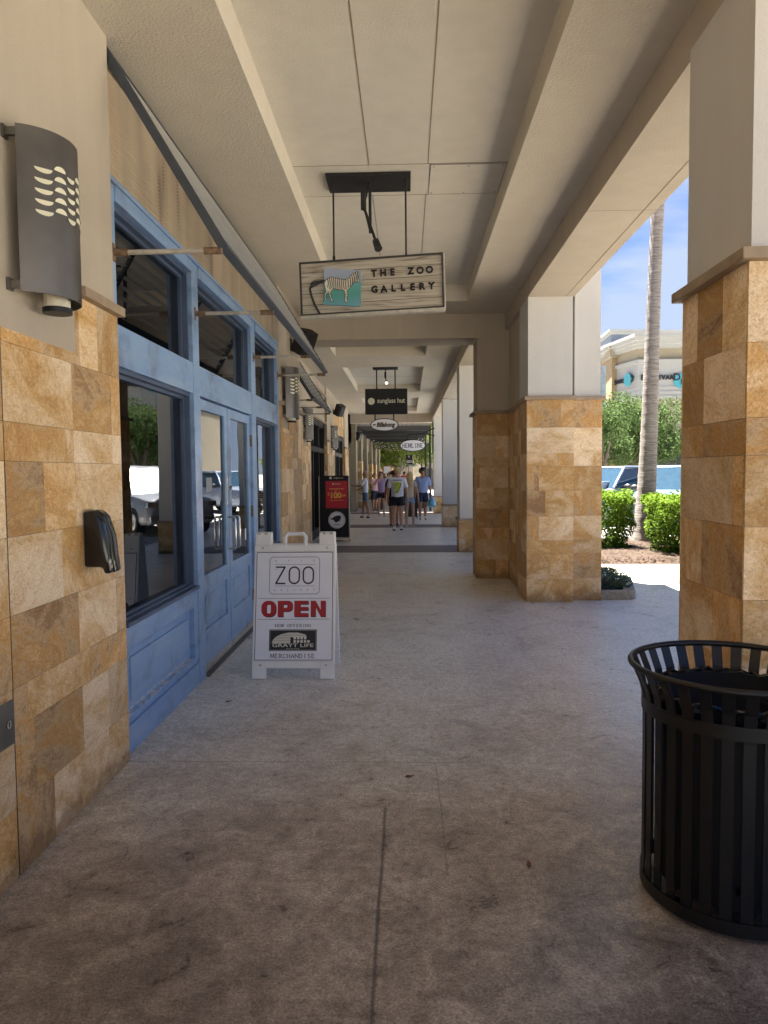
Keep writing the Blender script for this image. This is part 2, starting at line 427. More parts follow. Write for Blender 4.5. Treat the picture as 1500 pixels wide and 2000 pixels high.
def bark_mat(name, a, c2, zs=26, scale=2.0):
    m, n, b = nodes_of(name)
    tcn = n.nodes.new('ShaderNodeTexCoord')
    mm = n.nodes.new('ShaderNodeMapping'); mm.inputs['Scale'].default_value = (3, 3, zs)
    n.links.new(tcn.outputs['Object'], mm.inputs[0])
    t = N(n, 'ShaderNodeTexNoise'); t.inputs['Scale'].default_value = scale; t.inputs['Detail'].default_value = 7; t.inputs['Roughness'].default_value = 0.7
    n.links.new(mm.outputs[0], t.inputs[0])
    n.links.new(ramp(n, t.outputs[0], [(0.32, a), (0.65, c2)]), b.inputs['Base Color'])
    b.inputs['Roughness'].default_value = 0.9
    bp = n.nodes.new('ShaderNodeBump'); bp.inputs['Strength'].default_value = 0.8; bp.inputs['Distance'].default_value = 0.02
    n.links.new(t.outputs[0], bp.inputs['Height']); n.links.new(bp.outputs[0], b.inputs['Normal'])
    return m

def gradient_panel():
    m, n, b = nodes_of('lavender_to_teal_panel')
    tcn = n.nodes.new('ShaderNodeTexCoord')
    sp = n.nodes.new('ShaderNodeSeparateXYZ'); n.links.new(tcn.outputs['Generated'], sp.inputs[0])
    n.links.new(ramp(n, sp.outputs[2], [(0.1, (0.13, 0.36, 0.44)), (0.3, (0.075, 0.34, 0.30)), (0.55, (0.13, 0.40, 0.38)), (0.72, (0.33, 0.40, 0.52)), (1, (0.36, 0.42, 0.58))]), b.inputs['Base Color'])
    b.inputs['Roughness'].default_value = 0.35
    return m

M = dict(
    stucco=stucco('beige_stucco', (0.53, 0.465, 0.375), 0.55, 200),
    stucco_white=stucco('pale_stucco', (0.66, 0.645, 0.61), 0.45, 200, 0.06),
    ceiling=stucco('cream_ceiling', (0.72, 0.685, 0.60), 0.35, 150, 0.09),
    soffit=stucco('textured_soffit', (0.67, 0.615, 0.515), 0.9, 120, 0.07),
    stone=stone_mat('travertine'),
    grout=simple('grout', (0.30, 0.235, 0.16), 0.9),
    ledge=simple('stone_ledge', (0.36, 0.275, 0.185), 0.7, var=0.15, vscale=9, bump=0.3),
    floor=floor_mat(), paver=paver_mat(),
    concrete=simple('sun_dimmed_concrete', (0.21, 0.18, 0.135), 0.85, var=0.14, vscale=2.2, bump=0.2, bscale=120),  # darker copy of the paving colour, toned down where full sun falls
    asphalt=simple('asphalt', (0.38, 0.365, 0.335), 0.9, var=0.2, vscale=3, bump=0.4),
    blue=weathered_blue(),
    bluedark=simple('blue_grey_frame', (0.075, 0.11, 0.185), 0.45, var=0.12),
    slate=simple('slate_steel', (0.055, 0.066, 0.085), 0.45, metal=0.3, var=0.15, vscale=12),
    louver=simple('louver_metal', (0.60, 0.60, 0.58), 0.5, metal=0.1, var=0.1),
    black=simple('black_powder_coat', (0.004, 0.004, 0.0045), 0.42, var=0.2),
    blackmatte=simple('matte_black', (0.012, 0.012, 0.013), 0.7, var=0.2),
    gloss=simple('gloss_black_plastic', (0.012, 0.013, 0.014), 0.10, var=0.1),
    sconce=simple('brushed_dark_steel', (0.16, 0.15, 0.14), 0.42, metal=0.75, var=0.3, vscale=2.5),
    chrome=simple('brushed_chrome', (0.62, 0.61, 0.58), 0.22, metal=1.0, var=0.05),
    plate=simple('grey_metal_plate', (0.15, 0.145, 0.14), 0.4, metal=0.7, var=0.2),
    glass=glass_mat('shop_glass'),
    tglass=glass_mat('transom_glass', (0.4, 0.44, 0.44), 1.6),
    dark=simple('dark_interior', (0.030, 0.030, 0.030), 0.8),
    darkfloor=simple('dark_shop_floor', (0.06, 0.045, 0.035), 0.35),
    white=simple('white_plastic', (0.86, 0.86, 0.85), 0.4, var=0.04),
    panelw=simple('white_sign_face', (0.86, 0.87, 0.93), 0.35, var=0.03),
    ink=simple('black_ink', (0.012, 0.012, 0.015), 0.5, var=0.1),
    greyink=simple('grey_ink', (0.25, 0.26, 0.28), 0.5, var=0.1),
    red=simple('red_ink', (0.43, 0.008, 0.012), 0.45, var=0.06),
    redp=simple('red_poster', (0.55, 0.022, 0.045), 0.45, var=0.05),
    yel=simple('yellow_ink', (0.85, 0.50, 0.10), 0.5, var=0.05),
    cream=simple('cream_ink', (0.75, 0.72, 0.60), 0.5, var=0.05),
    wood=wood_sign_mat(), siding=siding_mat(), panel=gradient_panel(),
    rod=simple('weathered_white_rod', (0.50, 0.47, 0.40), 0.5, metal=0.2, var=0.2, vscale=25),
    rust=simple('rusty_bracket', (0.20, 0.13, 0.08), 0.8, var=0.45, vscale=40),
    lens=simple('pale_diffuser', (0.78, 0.76, 0.58), 0.5, var=0.05),
    lamp=emit_mat('lit_lamp', (1.0, 0.93, 0.7), 1.2),
    bulb=emit_mat('small_bulb', (1.0, 0.9, 0.7), 0.02, (0.5, 0.45, 0.35)),
    palm=bark_mat('palm_bark', (0.12, 0.10, 0.088), (0.36, 0.32, 0.285), 30, 1.3),
    bark=bark_mat('oak_bark', (0.06, 0.045, 0.035), (0.15, 0.115, 0.09), 2, 5),
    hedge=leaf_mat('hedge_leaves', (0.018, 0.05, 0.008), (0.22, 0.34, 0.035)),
    oak=leaf_mat('oak_leaves', (0.03, 0.055, 0.018), (0.13, 0.195, 0.06)),
    croton=leaf_mat('purple_leaves', (0.05, 0.02, 0.03), (0.20, 0.20, 0.10)),
    frond=leaf_mat('palm_fronds', (0.05, 0.10, 0.02), (0.14, 0.22, 0.05)),
    bright=leaf_mat('bright_leaves', (0.08, 0.13, 0.02), (0.30, 0.37, 0.07)),
    juniper=leaf_mat('grey_green_leaves', (0.03, 0.07, 0.04), (0.09, 0.15, 0.10)),
    mulch=simple('pine_mulch', (0.06, 0.036, 0.022), 0.95, var=0.5, vscale=35, bump=1.0, bscale=60),
    curb=simple('concrete_curb', (0.33, 0.28, 0.20), 0.9, var=0.3, vscale=30, bump=0.5),
    mustard=simple('yellow_render', (0.26, 0.195, 0.11), 0.9, var=0.06),
    creamwall=simple('cream_render', (0.27, 0.235, 0.17), 0.9, var=0.05),
    whitewall=simple('white_render', (0.33, 0.33, 0.315), 0.85, var=0.04),
    greyblock=simple('blue_grey_cladding', (0.15, 0.18, 0.235), 0.8, var=0.1, vscale=1.5),
    orange=simple('orange_render', (0.36, 0.20, 0.06), 0.9, var=0.08),
    cyan=simple('cyan_disc', (0.05, 0.30, 0.36), 0.5, var=0.05),
    banner=simple('blue_grey_banner', (0.30, 0.38, 0.42), 0.6, var=0.08),
    skin=simple('fair_skin', (0.52, 0.30, 0.20), 0.55, var=0.05, spec=0.3),
    tan=simple('tanned_skin', (0.34, 0.17, 0.10), 0.55, var=0.05, spec=0.3),
    blond=simple('blond_hair', (0.52, 0.38, 0.18), 0.6, var=0.3, vscale=40),
    darkhair=simple('dark_hair', (0.015, 0.011, 0.009), 0.6, var=0.3, vscale=30),
    brownhair=simple('brown_hair', (0.13, 0.065, 0.04), 0.6, var=0.3, vscale=30),
    ashhair=simple('ash_blond_hair', (0.36, 0.26, 0.20), 0.6, var=0.3, vscale=30),
    shirtw=simple('white_cotton', (0.72, 0.72, 0.78), 0.9, var=0.05),
    shirtb=simple('light_blue_cotton', (0.27, 0.36, 0.62), 0.9, var=0.08),
    shirtp=simple('lilac_cotton', (0.36, 0.26, 0.44), 0.9, var=0.08),
    shirtpk=simple('pink_cotton', (0.62, 0.40, 0.50), 0.9, var=0.1),
    shirty=simple('pale_yellow_cotton', (0.62, 0.52, 0.40), 0.9, var=0.1),
    denim=simple('denim', (0.10, 0.16, 0.24), 0.9, var=0.3, vscale=30),
    denimlt=simple('light_denim', (0.25, 0.36, 0.48), 0.9, var=0.25, vscale=30),
    navy=simple('navy_cotton', (0.018, 0.026, 0.06), 0.9, var=0.1),
    blackcloth=simple('black_cloth', (0.010, 0.011, 0.012), 0.9, var=0.1),
    shoe=simple('white_canvas', (0.68, 0.67, 0.68), 0.7, var=0.06),
    bag=simple('blue_plastic_bag', (0.12, 0.36, 0.55), 0.4, var=0.15),
    lime=simple('lime_print', (0.42, 0.52, 0.03), 0.8, var=0.1),
    car_w=simple('silver_car_paint', (0.30, 0.34, 0.42), 0.22, metal=0.35, var=0.03),
    car_b=simple('pale_blue_car_paint', (0.22, 0.32, 0.45), 0.22, metal=0.3, var=0.03),
    car_d=simple('white_car_paint', (0.36, 0.37, 0.40), 0.22, metal=0.1, var=0.03),
    carglass=simple('car_glass', (0.028, 0.055, 0.08), 0.04, metal=0.0, var=0.1, spec=1.0),
    tyre=simple('tyre_rubber', (0.02, 0.02, 0.02), 0.85),
    trim=simple('dark_trim', (0.03, 0.03, 0.032), 0.5),
    canopy=simple('corrugated_canopy', (0.14, 0.13, 0.125), 0.5, metal=0.5, var=0.3, vscale=3),
    leaf=simple('dead_leaf', (0.16, 0.05, 0.03), 0.8, var=0.3),
    farstone=simple('far_stone', (0.42, 0.36, 0.27), 0.9, var=0.25, vscale=3),
)

# ------------------------------------------------------------ mesh helpers
class MB:
    def __init__(s, xf=None):
        s.v = []; s.f = []; s.c = []; s.m = []; s.xf = xf; s.cur = None; s.mi = 0; s.k = []
    def face(s, pts, c=None, mi=None):
        i = len(s.v)
        for p in pts:
            p = Vector(p)
            s.v.append(s.xf @ p if s.xf else p)
        s.f.append(tuple(range(i, i + len(pts)))); s.c.append(c or s.cur); s.m.append(s.mi if mi is None else mi)
    def mesh(s, vs, fs, c=None, mi=None):
        i = len(s.v); s.k.append((i, len(s.f), len(vs), len(fs)))
        for p in vs:
            p = Vector(p); s.v.append(s.xf @ p if s.xf else p)
        for f in fs:
            s.f.append(tuple(i + k for k in f)); s.c.append(c or s.cur); s.m.append(s.mi if mi is None else mi)
    def box(s, x0, x1, y0, y1, z0, z1, c=None, mi=None):
        if x0 > x1: x0, x1 = x1, x0
        if y0 > y1: y0, y1 = y1, y0
        if z0 > z1: z0, z1 = z1, z0
        vs = [(x, y, z) for z in (z0, z1) for y in (y0, y1) for x in (x0, x1)]
        s.mesh(vs, [(0, 2, 3, 1), (4, 5, 7, 6), (0, 1, 5, 4), (2, 6, 7, 3), (0, 4, 6, 2), (1, 3, 7, 5)], c, mi)
        return s
    def cyl(s, p0, p1, r0, r1=None, n=12, caps=True, c=None, mi=None):
        r1 = r0 if r1 is None else r1
        p0 = Vector(p0); p1 = Vector(p1); d = (p1 - p0)
        q = d.to_track_quat('Z', 'Y') if d.length > 1e-9 else Euler((0, 0, 0)).to_quaternion()
        vs = []
        for p, r in ((p0, r0), (p1, r1)):
            for k in range(n):
                a = 2 * PI * k / n
                vs.append(p + q @ Vector((math.cos(a) * r, math.sin(a) * r, 0)))
        fs = [(k, (k + 1) % n, n + (k + 1) % n, n + k) for k in range(n)]
        if caps:
            fs += [tuple(range(n - 1, -1, -1)), tuple(range(n, 2 * n))]
        s.mesh(vs, fs, c, mi)
        return s
    def tube(s, pts, r, n=8, closed=False, c=None, mi=None):
        pts = [Vector(p) for p in pts]
        rs = r if isinstance(r, (list, tuple)) else [r] * len(pts)
        vs = []; m_ = len(pts); ref = None
        for i, p in enumerate(pts):
            a = pts[(i - 1) % m_] if (closed or i > 0) else p
            b = pts[(i + 1) % m_] if (closed or i < m_ - 1) else p
            t = (b - a).normalized()
            if ref is None:
                ref = t.orthogonal().normalized()
            u = (ref - t * ref.dot(t)).normalized(); ref = u
            v = t.cross(u)
            for k in range(n):
                an = 2 * PI * k / n
                vs.append(p + (u * math.cos(an) + v * math.sin(an)) * rs[i])
        fs = []
        for i in range(m_ if closed else m_ - 1):
            j = (i + 1) % m_
            for k in range(n):
                fs.append((i * n + k, i * n + (k + 1) % n, j * n + (k + 1) % n, j * n + k))
        if not closed:
            fs += [tuple(range(n - 1, -1, -1)), tuple((m_ - 1) * n + k for k in range(n))]
        s.mesh(vs, fs, c, mi)
        return s
    def prism(s, poly, a, b, axis='Z', c=None, mi=None):
        def P(u, v, h):
            return {'Z': (u, v, h), 'Y': (u, h, v), 'X': (h, u, v)}[axis]
        n = len(poly)
        vs = [P(u, v, a) for u, v in poly] + [P(u, v, b) for u, v in poly]
        fs = [tuple(range(n - 1, -1, -1)), tuple(range(n, 2 * n))] + [(k, (k + 1) % n, n + (k + 1) % n, n + k) for k in range(n)]
        s.mesh(vs, fs, c, mi)
        return s
    def lathe(s, prof, n=32, cx=0, cy=0, a0=0, a1=2 * PI, c=None, mi=None):
        full = abs(a1 - a0 - 2 * PI) < 1e-6
        k_ = n if full else n + 1
        vs = [(cx + r * math.cos(a0 + (a1 - a0) * k / n), cy + r * math.sin(a0 + (a1 - a0) * k / n), z) for r, z in prof for k in range(k_)]
        fs = []
        for i in range(len(prof) - 1):
            for k in range(n):
                k2 = (k + 1) % k_ if full else k + 1
                fs.append((i * k_ + k, i * k_ + k2, (i + 1) * k_ + k2, (i + 1) * k_ + k))
        s.mesh(vs, fs, c, mi)
        return s
    def ellipsoid(s, ctr, rad, n=16, m=10, rot=None, jit=0, seed=0, c=None, mi=None):
        vs = []; ctr = Vector(ctr)
        for i in range(m + 1):
            th = PI * i / m
            for k in range(n):
                ph = 2 * PI * k / n
                p = Vector((math.sin(th) * math.cos(ph), math.sin(th) * math.sin(ph), math.cos(th)))
                if jit:
                    p *= 1 + jit * noise.noise(p * 3 + Vector((seed, seed * 2, 0)))
                p = Vector((p.x * rad[0], p.y * rad[1], p.z * rad[2]))
                if rot: p = rot @ p
                vs.append(ctr + p)
        fs = [(i * n + k, (i + 1) * n + k, (i + 1) * n + (k + 1) % n, i * n + (k + 1) % n) for i in range(m) for k in range(n)]
        s.mesh(vs, fs, c, mi)
        return s
    def build_each(s, name, mats, parent=None, per=1, **kw):
        """one object for every piece (or every 'per' pieces)"""
        out = []
        for g in range(0, len(s.k), per):
            q = MB()
            for (v0, f0, nv, nf) in s.k[g:g + per]:
                base = len(q.v)
                q.v += s.v[v0:v0 + nv]
                for j in range(f0, f0 + nf):
                    q.f.append(tuple(t - v0 + base for t in s.f[j])); q.c.append(s.c[j]); q.m.append(s.m[j])
            out.append(q.build(name, mats, parent, **kw))
        return out
    def build(s, name, mats, parent=None, smooth=False, bevel=0.0, world=True, fix=True, weld=False):
        me = bpy.data.meshes.new(name)
        me.from_pydata([tuple(p) for p in s.v], [], s.f)
        if not isinstance(mats, (list, tuple)): mats = [mats]
        for m in mats:
            me.materials.append(M[m] if isinstance(m, str) else m)
        for p, mi in zip(me.polygons, s.m):
            p.material_index = mi
        if any(c is not None for c in s.c):
            at = me.color_attributes.new('tint', 'FLOAT_COLOR', 'CORNER')
            k = 0
            for p, c in zip(me.polygons, s.c):
                cc = tuple(c or (0.5, 0.5, 0.5)) + (1,)
                for _ in range(p.loop_total):
                    at.data[k].color = cc; k += 1
        if fix:
            bm = bmesh.new(); bm.from_mesh(me)
            if weld: bmesh.ops.remove_doubles(bm, verts=bm.verts, dist=0.0005)
            bmesh.ops.recalc_face_normals(bm, faces=bm.faces)
            if bevel > 0:
                es = [e for e in bm.edges if len(e.link_faces) == 2 and e.calc_face_angle(0) > 0.6]
                bmesh.ops.bevel(bm, geom=es, offset=bevel, segments=2, affect='EDGES', profile=0.5, clamp_overlap=True)
            bm.to_mesh(me); bm.free()
        if smooth:
            for p in me.polygons: p.use_smooth = True
            try: me.set_sharp_from_angle(angle=R(38))
            except Exception: pass
        return link(name, me, parent, world)

def MBK(mb, name, mats, parent):
    mb.build_each(name, mats, parent)

def link(name, me, parent=None, world=True):
    o = bpy.data.objects.new(name, me)
    col.objects.link(o)
    if parent is not None:
        o.parent = parent
        if world:
            q = parent; loc = Vector((0, 0, 0))
            while q is not None:
                if q.type == 'EMPTY': loc += q.location
                elif q.parent is not None: loc += q.location
                else: loc += q.location
                q = q.parent
            o.location = -loc
    return o

def tag(o, label=None, cat=None, group=None, kind=None):
    if label: o['label'] = label
    if cat: o['category'] = cat
    if group: o['group'] = group
    if kind: o['kind'] = kind
    return o

def thing(name, label, cat, loc=(0, 0, 0), group=None, rz=0):
    o = bpy.data.objects.new(name, None)
    o.empty_display_size = 0.2
    col.objects.link(o)
    o.location = loc
    o.rotation_euler = (0, 0, rz)
    return tag(o, label, cat, group)

def copy_tree(o, parent=None):
    c = o.copy(); col.objects.link(c)
    if parent is not None: c.parent = parent
    for ch in [x for x in bpy.data.objects if x.parent == o and x != c]:
        copy_tree(ch, c)
    return c

def text_mesh(s, size, bold=0.0, depth=0.004, spacing=1.0, align='CENTER', xscale=1.0, shear=0.0, ysc=1.0):
    cu = bpy.data.curves.new('lettering', 'FONT')
    cu.body = s; cu.size = size; cu.align_x = align; cu.align_y = 'CENTER'
    cu.extrude = depth / 2; cu.offset = bold; cu.space_character = spacing; cu.shear = shear
    cu.resolution_u = 4
    ob = bpy.data.objects.new('lettering', cu); col.objects.link(ob)
    dg = bpy.context.evaluated_depsgraph_get()
    me = bpy.data.meshes.new_from_object(ob.evaluated_get(dg))
    vs = [Vector((v.co.x * xscale, v.co.y * ysc, v.co.z)) for v in me.vertices]
    fs = [tuple(p.vertices) for p in me.polygons]
    bpy.data.objects.remove(ob); bpy.data.curves.remove(cu); bpy.data.meshes.remove(me)
    return vs, fs

def add_text(mb, s, pos, u, v, size, mi=None, **kw):
    """u: reading direction, v: up direction (unit vectors)"""
    vs, fs = text_mesh(s, size, **kw)
    u = Vector(u); v = Vector(v); nn = u.cross(v); pos = Vector(pos)
    mb.mesh([pos + u * p.x + v * p.y + nn * p.z for p in vs], fs, mi=mi)

# a small slab-serif stroke alphabet
SER = {
 'N': [[(0, 0), (0, 1)], [(0, 1), (1, 0)], [(1, 0), (1, 1)]], 'O': 'O', 'C': 'C', 'G': 'G', 'S': 'S', 'D': 'D', 'R': 'R',
 'W': [[(0, 1), (.27, 0)], [(.27, 0), (.5, .9)], [(.5, .9), (.73, 0)], [(.73, 0), (1, 1)]],
 'F': [[(.1, 0), (.1, 1)], [(.1, 1), (.9, 1)], [(.1, .52), (.65, .52)]],
 'E': [[(.1, 0), (.1, 1)], [(.1, 1), (.9, 1)], [(.1, .52), (.65, .52)], [(.1, 0), (.92, 0)]],
 'I': [[(.5, 0), (.5, 1)]], 'M': [[(0, 0), (0, 1)], [(0, 1), (.5, .2)], [(.5, .2), (1, 1)], [(1, 1), (1, 0)]],
 'H': [[(.05, 0), (.05, 1)], [(.95, 0), (.95, 1)], [(.05, .5), (.95, .5)]],
 'A': [[(.02, 0), (.5, 1)], [(.5, 1), (.98, 0)], [(.2, .36), (.8, .36)]],
 'L': [[(.1, 0), (.1, 1)], [(.1, 0), (.92, 0)]],
 'Z': [[(.05, 1), (.95, 1)], [(.95, 1), (.05, 0)], [(.05, 0), (.95, 0)]],
}
SFEET = {'N': [(0, 1), (0, 0), (1, 1)], 'W': [(0, 1), (1, 1), (.5, .92)], 'F': [(.1, 0), (.1, 1)], 'E': [(.1, 0), (.1, 1)], 'I': [(.5, 0), (.5, 1)],
         'M': [(0, 0), (0, 1), (1, 1), (1, 0)], 'H': [(.05, 0), (.05, 1), (.95, 0), (.95, 1)], 'A': [(.02, 0), (.98, 0)], 'L': [(.1, 0), (.1, 1)], 'R': [(.1, 0), (.1, 1), (.95, 0)], 'D': [(.1, 0), (.1, 1)]}
def _arc(cx, cy, rx, ry, a0, a1, n=14):
    return [(cx + rx * math.cos(R(a0 + (a1 - a0) * k / n)), cy + ry * math.sin(R(a0 + (a1 - a0) * k / n))) for k in range(n + 1)]
def glyph(ch):
    g = SER.get(ch)
    if g == 'O': return [_arc(.5, .5, .48, .5, 0, 360, 22)]
    if g == 'C': return [_arc(.5, .5, .46, .5, 45, 315, 18)]
    if g == 'G': return [_arc(.5, .5, .46, .5, 45, 335, 18), [(.95, .3), (.95, .48), (.6, .48)]]
    if g == 'S': return [_arc(.5, .74, .36, .26, 30, 270, 12) + _arc(.5, .26, .38, .26, 90, -150, 12)]
    if g == 'D': return [[(.1, 0), (.1, 1)], [(.1, 1)] + _arc(.4, .5, .52, .5, 90, -90, 12) + [(.1, 0)]]
    if g == 'R': return [[(.1, 0), (.1, 1)], [(.1, 1)] + _arc(.55, .75, .3, .25, 90, -90, 10) + [(.1, .5)], [(.45, .5), (.95, 0)]]
    return g or []
def ribbon(mb, pts, wd, pos, u, v, h, mi=None, closed=False, dep=0.0015):
    nn = Vector(u).cross(Vector(v))
    P = [Vector(p) for p in pts]
    n = len(P)
    Ls, Rs = [], []
    for i, p in enumerate(P):
        a = P[(i - 1) % n] if (closed or i > 0) else p
        b = P[(i + 1) % n] if (closed or i < n - 1) else p
        t = (b - a)
        if t.length < 1e-9: t = Vector((1, 0))
        t.normalize(); q = Vector((-t.y, t.x)) * wd / 2
        Ls.append(p + q); Rs.append(p - q)
    W3 = lambda p, z: Vector(pos) + Vector(u) * p.x + Vector(v) * p.y + nn * z
    for i in range(n if closed else n - 1):
        j = (i + 1) % n
        mb.face([W3(Ls[i], dep), W3(Ls[j], dep), W3(Rs[j], dep), W3(Rs[i], dep)], mi=mi)
def serif_text(mb, s, pos, u, v, h, wch, gap, stroke, mi=None, serif=True):
    tot = len(s) * wch + (len(s) - 1) * gap
    x = -tot / 2
    u = Vector(u).normalized(); v = Vector(v).normalized()
    for ch in s:
        ww = wch * (0.45 if ch == ' ' else 1)
        for st in glyph(ch):
            pts = [((x + p[0] * wch), (p[1] - .5) * h) for p in st]
            ribbon(mb, pts, stroke, pos, u, v, h, mi)
        if serif:
            for p in SFEET.get(ch, []):
                cx = x + p[0] * wch; cyy = (p[1] - .5) * h
                ribbon(mb, [(cx - stroke * 1.5, cyy), (cx + stroke * 1.5, cyy)], stroke * .6, pos, u, v, h, mi)
        x += wch + gap

COURSES = [0.0, .29, .61, .78, 1.08, 1.40, 1.71, 1.87, 2.19, 2.53]
def tiles(mb, P0, U, W, Nrm, z0=0.0, z1=2.53, seed=0, notch=None, th=0.016, courses=COURSES, widths=(.15, .31, .46, .46, .61, .31)):
    """a face clad in stone tiles: P0 corner (x, y), U unit direction, W width, Nrm outward unit"""
    rnd = random.Random(seed)
    U = Vector((U[0], U[1], 0)); Nn = Vector((Nrm[0], Nrm[1], 0)); P0 = Vector((P0[0], P0[1], 0))
    g = 0.0009
    for i in range(len(courses) - 1):
        a, b = courses[i], courses[i + 1]
        if b <= z0 + .001 or a >= z1 - .001: continue
        a = max(a, z0); b = min(b, z1)
        x = 0.0 if rnd.random() < .5 else -rnd.choice((.1, .2, .3))
        while x < W - .001:
            ww = rnd.choice(widths)
            xa = max(0, x); xb = min(W, x + ww)
            if W - xb < .07: xb = W
            x = max(x + ww, xb)
            if xb - xa < .03: continue
            segs = [(xa, xb, a, b)]
            if notch:
                na, nb, nz = notch
                segs2 = []
                for (p, q, r, t) in segs:
                    if t <= nz + .001 or q <= na or p >= nb: segs2.append((p, q, r, t)); continue
                    if p < na: segs2.append((p, na, r, t))
                    if q > nb: segs2.append((nb, q, r, t))
                    if r < nz: segs2.append((max(p, na), min(q, nb), r, nz))
                segs = segs2
            for (p, q, r, t) in segs:
                if q - p < .012: continue
                c = (rnd.random(), rnd.random(), rnd.random())
                A = P0 + U * (p + g); B = P0 + U * (q - g)
                dz = rnd.uniform(0, .0012)
                o1 = Nn * (th + dz)
                vs = [A + Vector((0, 0, r + g)), B + Vector((0, 0, r + g)), B + Vector((0, 0, t - g)), A + Vector((0, 0, t - g))]
                vs2 = [p_ + o1 for p_ in vs]
                mb.mesh(vs + vs2, [(4, 5, 6, 7), (0, 1, 5, 4), (1, 2, 6, 5), (2, 3, 7, 6), (3, 0, 4, 7)], c=c)
    return mb

# ------------------------------------------------------------ setting: ground
gr = MB().box(-400, 400, -200, 900, -0.60, -0.004)
tag(gr.build('ground', 'asphalt'), kind='structure')
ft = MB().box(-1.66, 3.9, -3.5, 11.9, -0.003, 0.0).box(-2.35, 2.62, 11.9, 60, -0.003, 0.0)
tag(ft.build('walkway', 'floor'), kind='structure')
sw = MB().box(3.9, 9.0, -10, 12.9, -0.003, 0.0).box(-9, 3.9, -14, -3.5, -0.003, 0.0).box(2.62, 3.9, 11.9, 12.9, -0.003, 0.0)  # strip behind the camera is unseen, laid open to bring in light
tag(sw.build('sidewalk', 'concrete'), kind='structure')
pb = MB()
for a, b in ((14.95, 16.35), (21.7, 22.95), (29.0, 30.1)):
    pb.box(-2.3, 1.12, a, b, 0.0, 0.004)
tag(pb.build('paver_bands', 'paver'), kind='structure')

# ------------------------------------------------------------ the arcade building
ZC, ZR, ZB, ZPB, ZL = 4.046, 4.262, 3.797, 3.687, 2.53
ROOF = 5.8
bd = thing('arcade_building', 'long beige stucco shopping arcade building with coffered walkway ceiling and stone clad piers', 'building', (-1.61, 0, 0))
wl = MB()
F = -1.626      # stucco face; stone stands 16 mm proud of it
wl.box(-3.2, F, -3.0, 4.07, 0, ZC)                  # pier left of the blue storefront
wl.box(-3.2, F, 9.35, 11.2, 0, ZC)                 # pier right of it
wl.box(-3.2, -1.70, 4.07, 9.35, 3.97, ZC)
wl.box(-8.2, -3.2, -3.0, -2.8, 0, ZC)
wl.box(-8.2, -3.2, 11.0, 11.2, 0, ZC)
wl.box(-8.4, -8.2, -3.0, 60, 0, ZC)
X2 = -2.22
for a, b in ((11.9, 12.1), (15.0, 16.8), (20.35, 22.4), (26.2, 27.8)):
    wl.box(-3.2, X2, a, b, 0, ZC)
for a, b, zt in ((12.1, 15.0, 3.05), (16.8, 20.35, 3.0), (22.4, 26.2, 2.9)):
    wl.box(-3.2, X2 - .05, a, b, zt, ZC)
wl.box(-3.2, -1.80, 11.2, 11.9, 0, ZC)
wl.build('wall', 'stucco', bd)
# frames of recessed panels above the far storefronts
tr = MB()
tr.box(X2 - .05, X2, 16.8, 20.35, 3.0, 3.06); tr.box(X2 - .05, X2 + .012, 20.28, 20.35, 2.4, 3.78); tr.box(X2 - .05, X2 + .012, 16.8, 20.35, 3.74, 3.80)
tr.build_each('trim', 'ledge', bd)
def clad(*calls):
    cl = MB()
    for c_ in calls: tiles(cl, *c_[0], **c_[1])
    cl.build('stone_cladding', 'stone', bd)
clad((((F, -2.0), (0, 1), 4.868, (1, 0)), dict(seed=4)), (((F, 2.874), (0, 1), 1.196, (1, 0)), dict(seed=11, notch=(-1, .705, 2.245), widths=(.46, .61, .61, .46, .31))))
clad((((F, 9.36), (0, 1), 1.84, (1, 0)), dict(seed=7, notch=(.12, .62, 2.245))))
for (a, b, s_) in ((15.0, 16.8, 3), (20.35, 22.4, 5), (26.2, 27.8, 6)):
    clad((((X2, a), (0, 1), b - a, (1, 0)), dict(seed=s_, notch=(.55, 1.25, 2.245))), (((X2, a), (-1, 0), .3, (0, -1)), dict(seed=s_ + 20)))
clad((((X2 - .05, 22.4), (0, 1), 3.8, (1, 0)), dict(z0=2.9, z1=3.6, seed=33, courses=[2.9, 3.2, 3.6])))
MB().box(F + .0, F + .0165, 2.868, 2.874, 0, 2.245).build('expansion_joint', 'blackmatte', bd)
MB().box(F, F + .006, -2, 4.06, 0.0, 0.012).build('base_joint', 'blackmatte', bd)
lbs = [(F, -1.568, 3.58, 4.085), (F, -1.568, 9.34, 9.46), (F, -1.568, 9.98, 11.22)]
for (a, b) in ((15.0, 16.8), (20.35, 22.4), (26.2, 27.8)):
    lbs += [(X2 - .02, X2 + .06, a - .02, a + .5), (X2, X2 + .06, a + 1.3, b + .02)]
for q in lbs: MB().box(*q, ZL, ZL + .05).build('ledge', 'ledge', bd, bevel=.004)
si = MB()
z = 3.285
while z < 3.97:
    si.mesh([(-1.70, 4.07, z), (-1.70, 9.35, z), (-1.685, 9.35, z + .004), (-1.685, 4.07, z + .004), (-1.70, 4.07, z + .0245), (-1.70, 9.35, z + .0245)], [(0, 1, 2, 3), (3, 2, 5, 4)])
    z += .0245
si.build('siding', 'siding', bd)
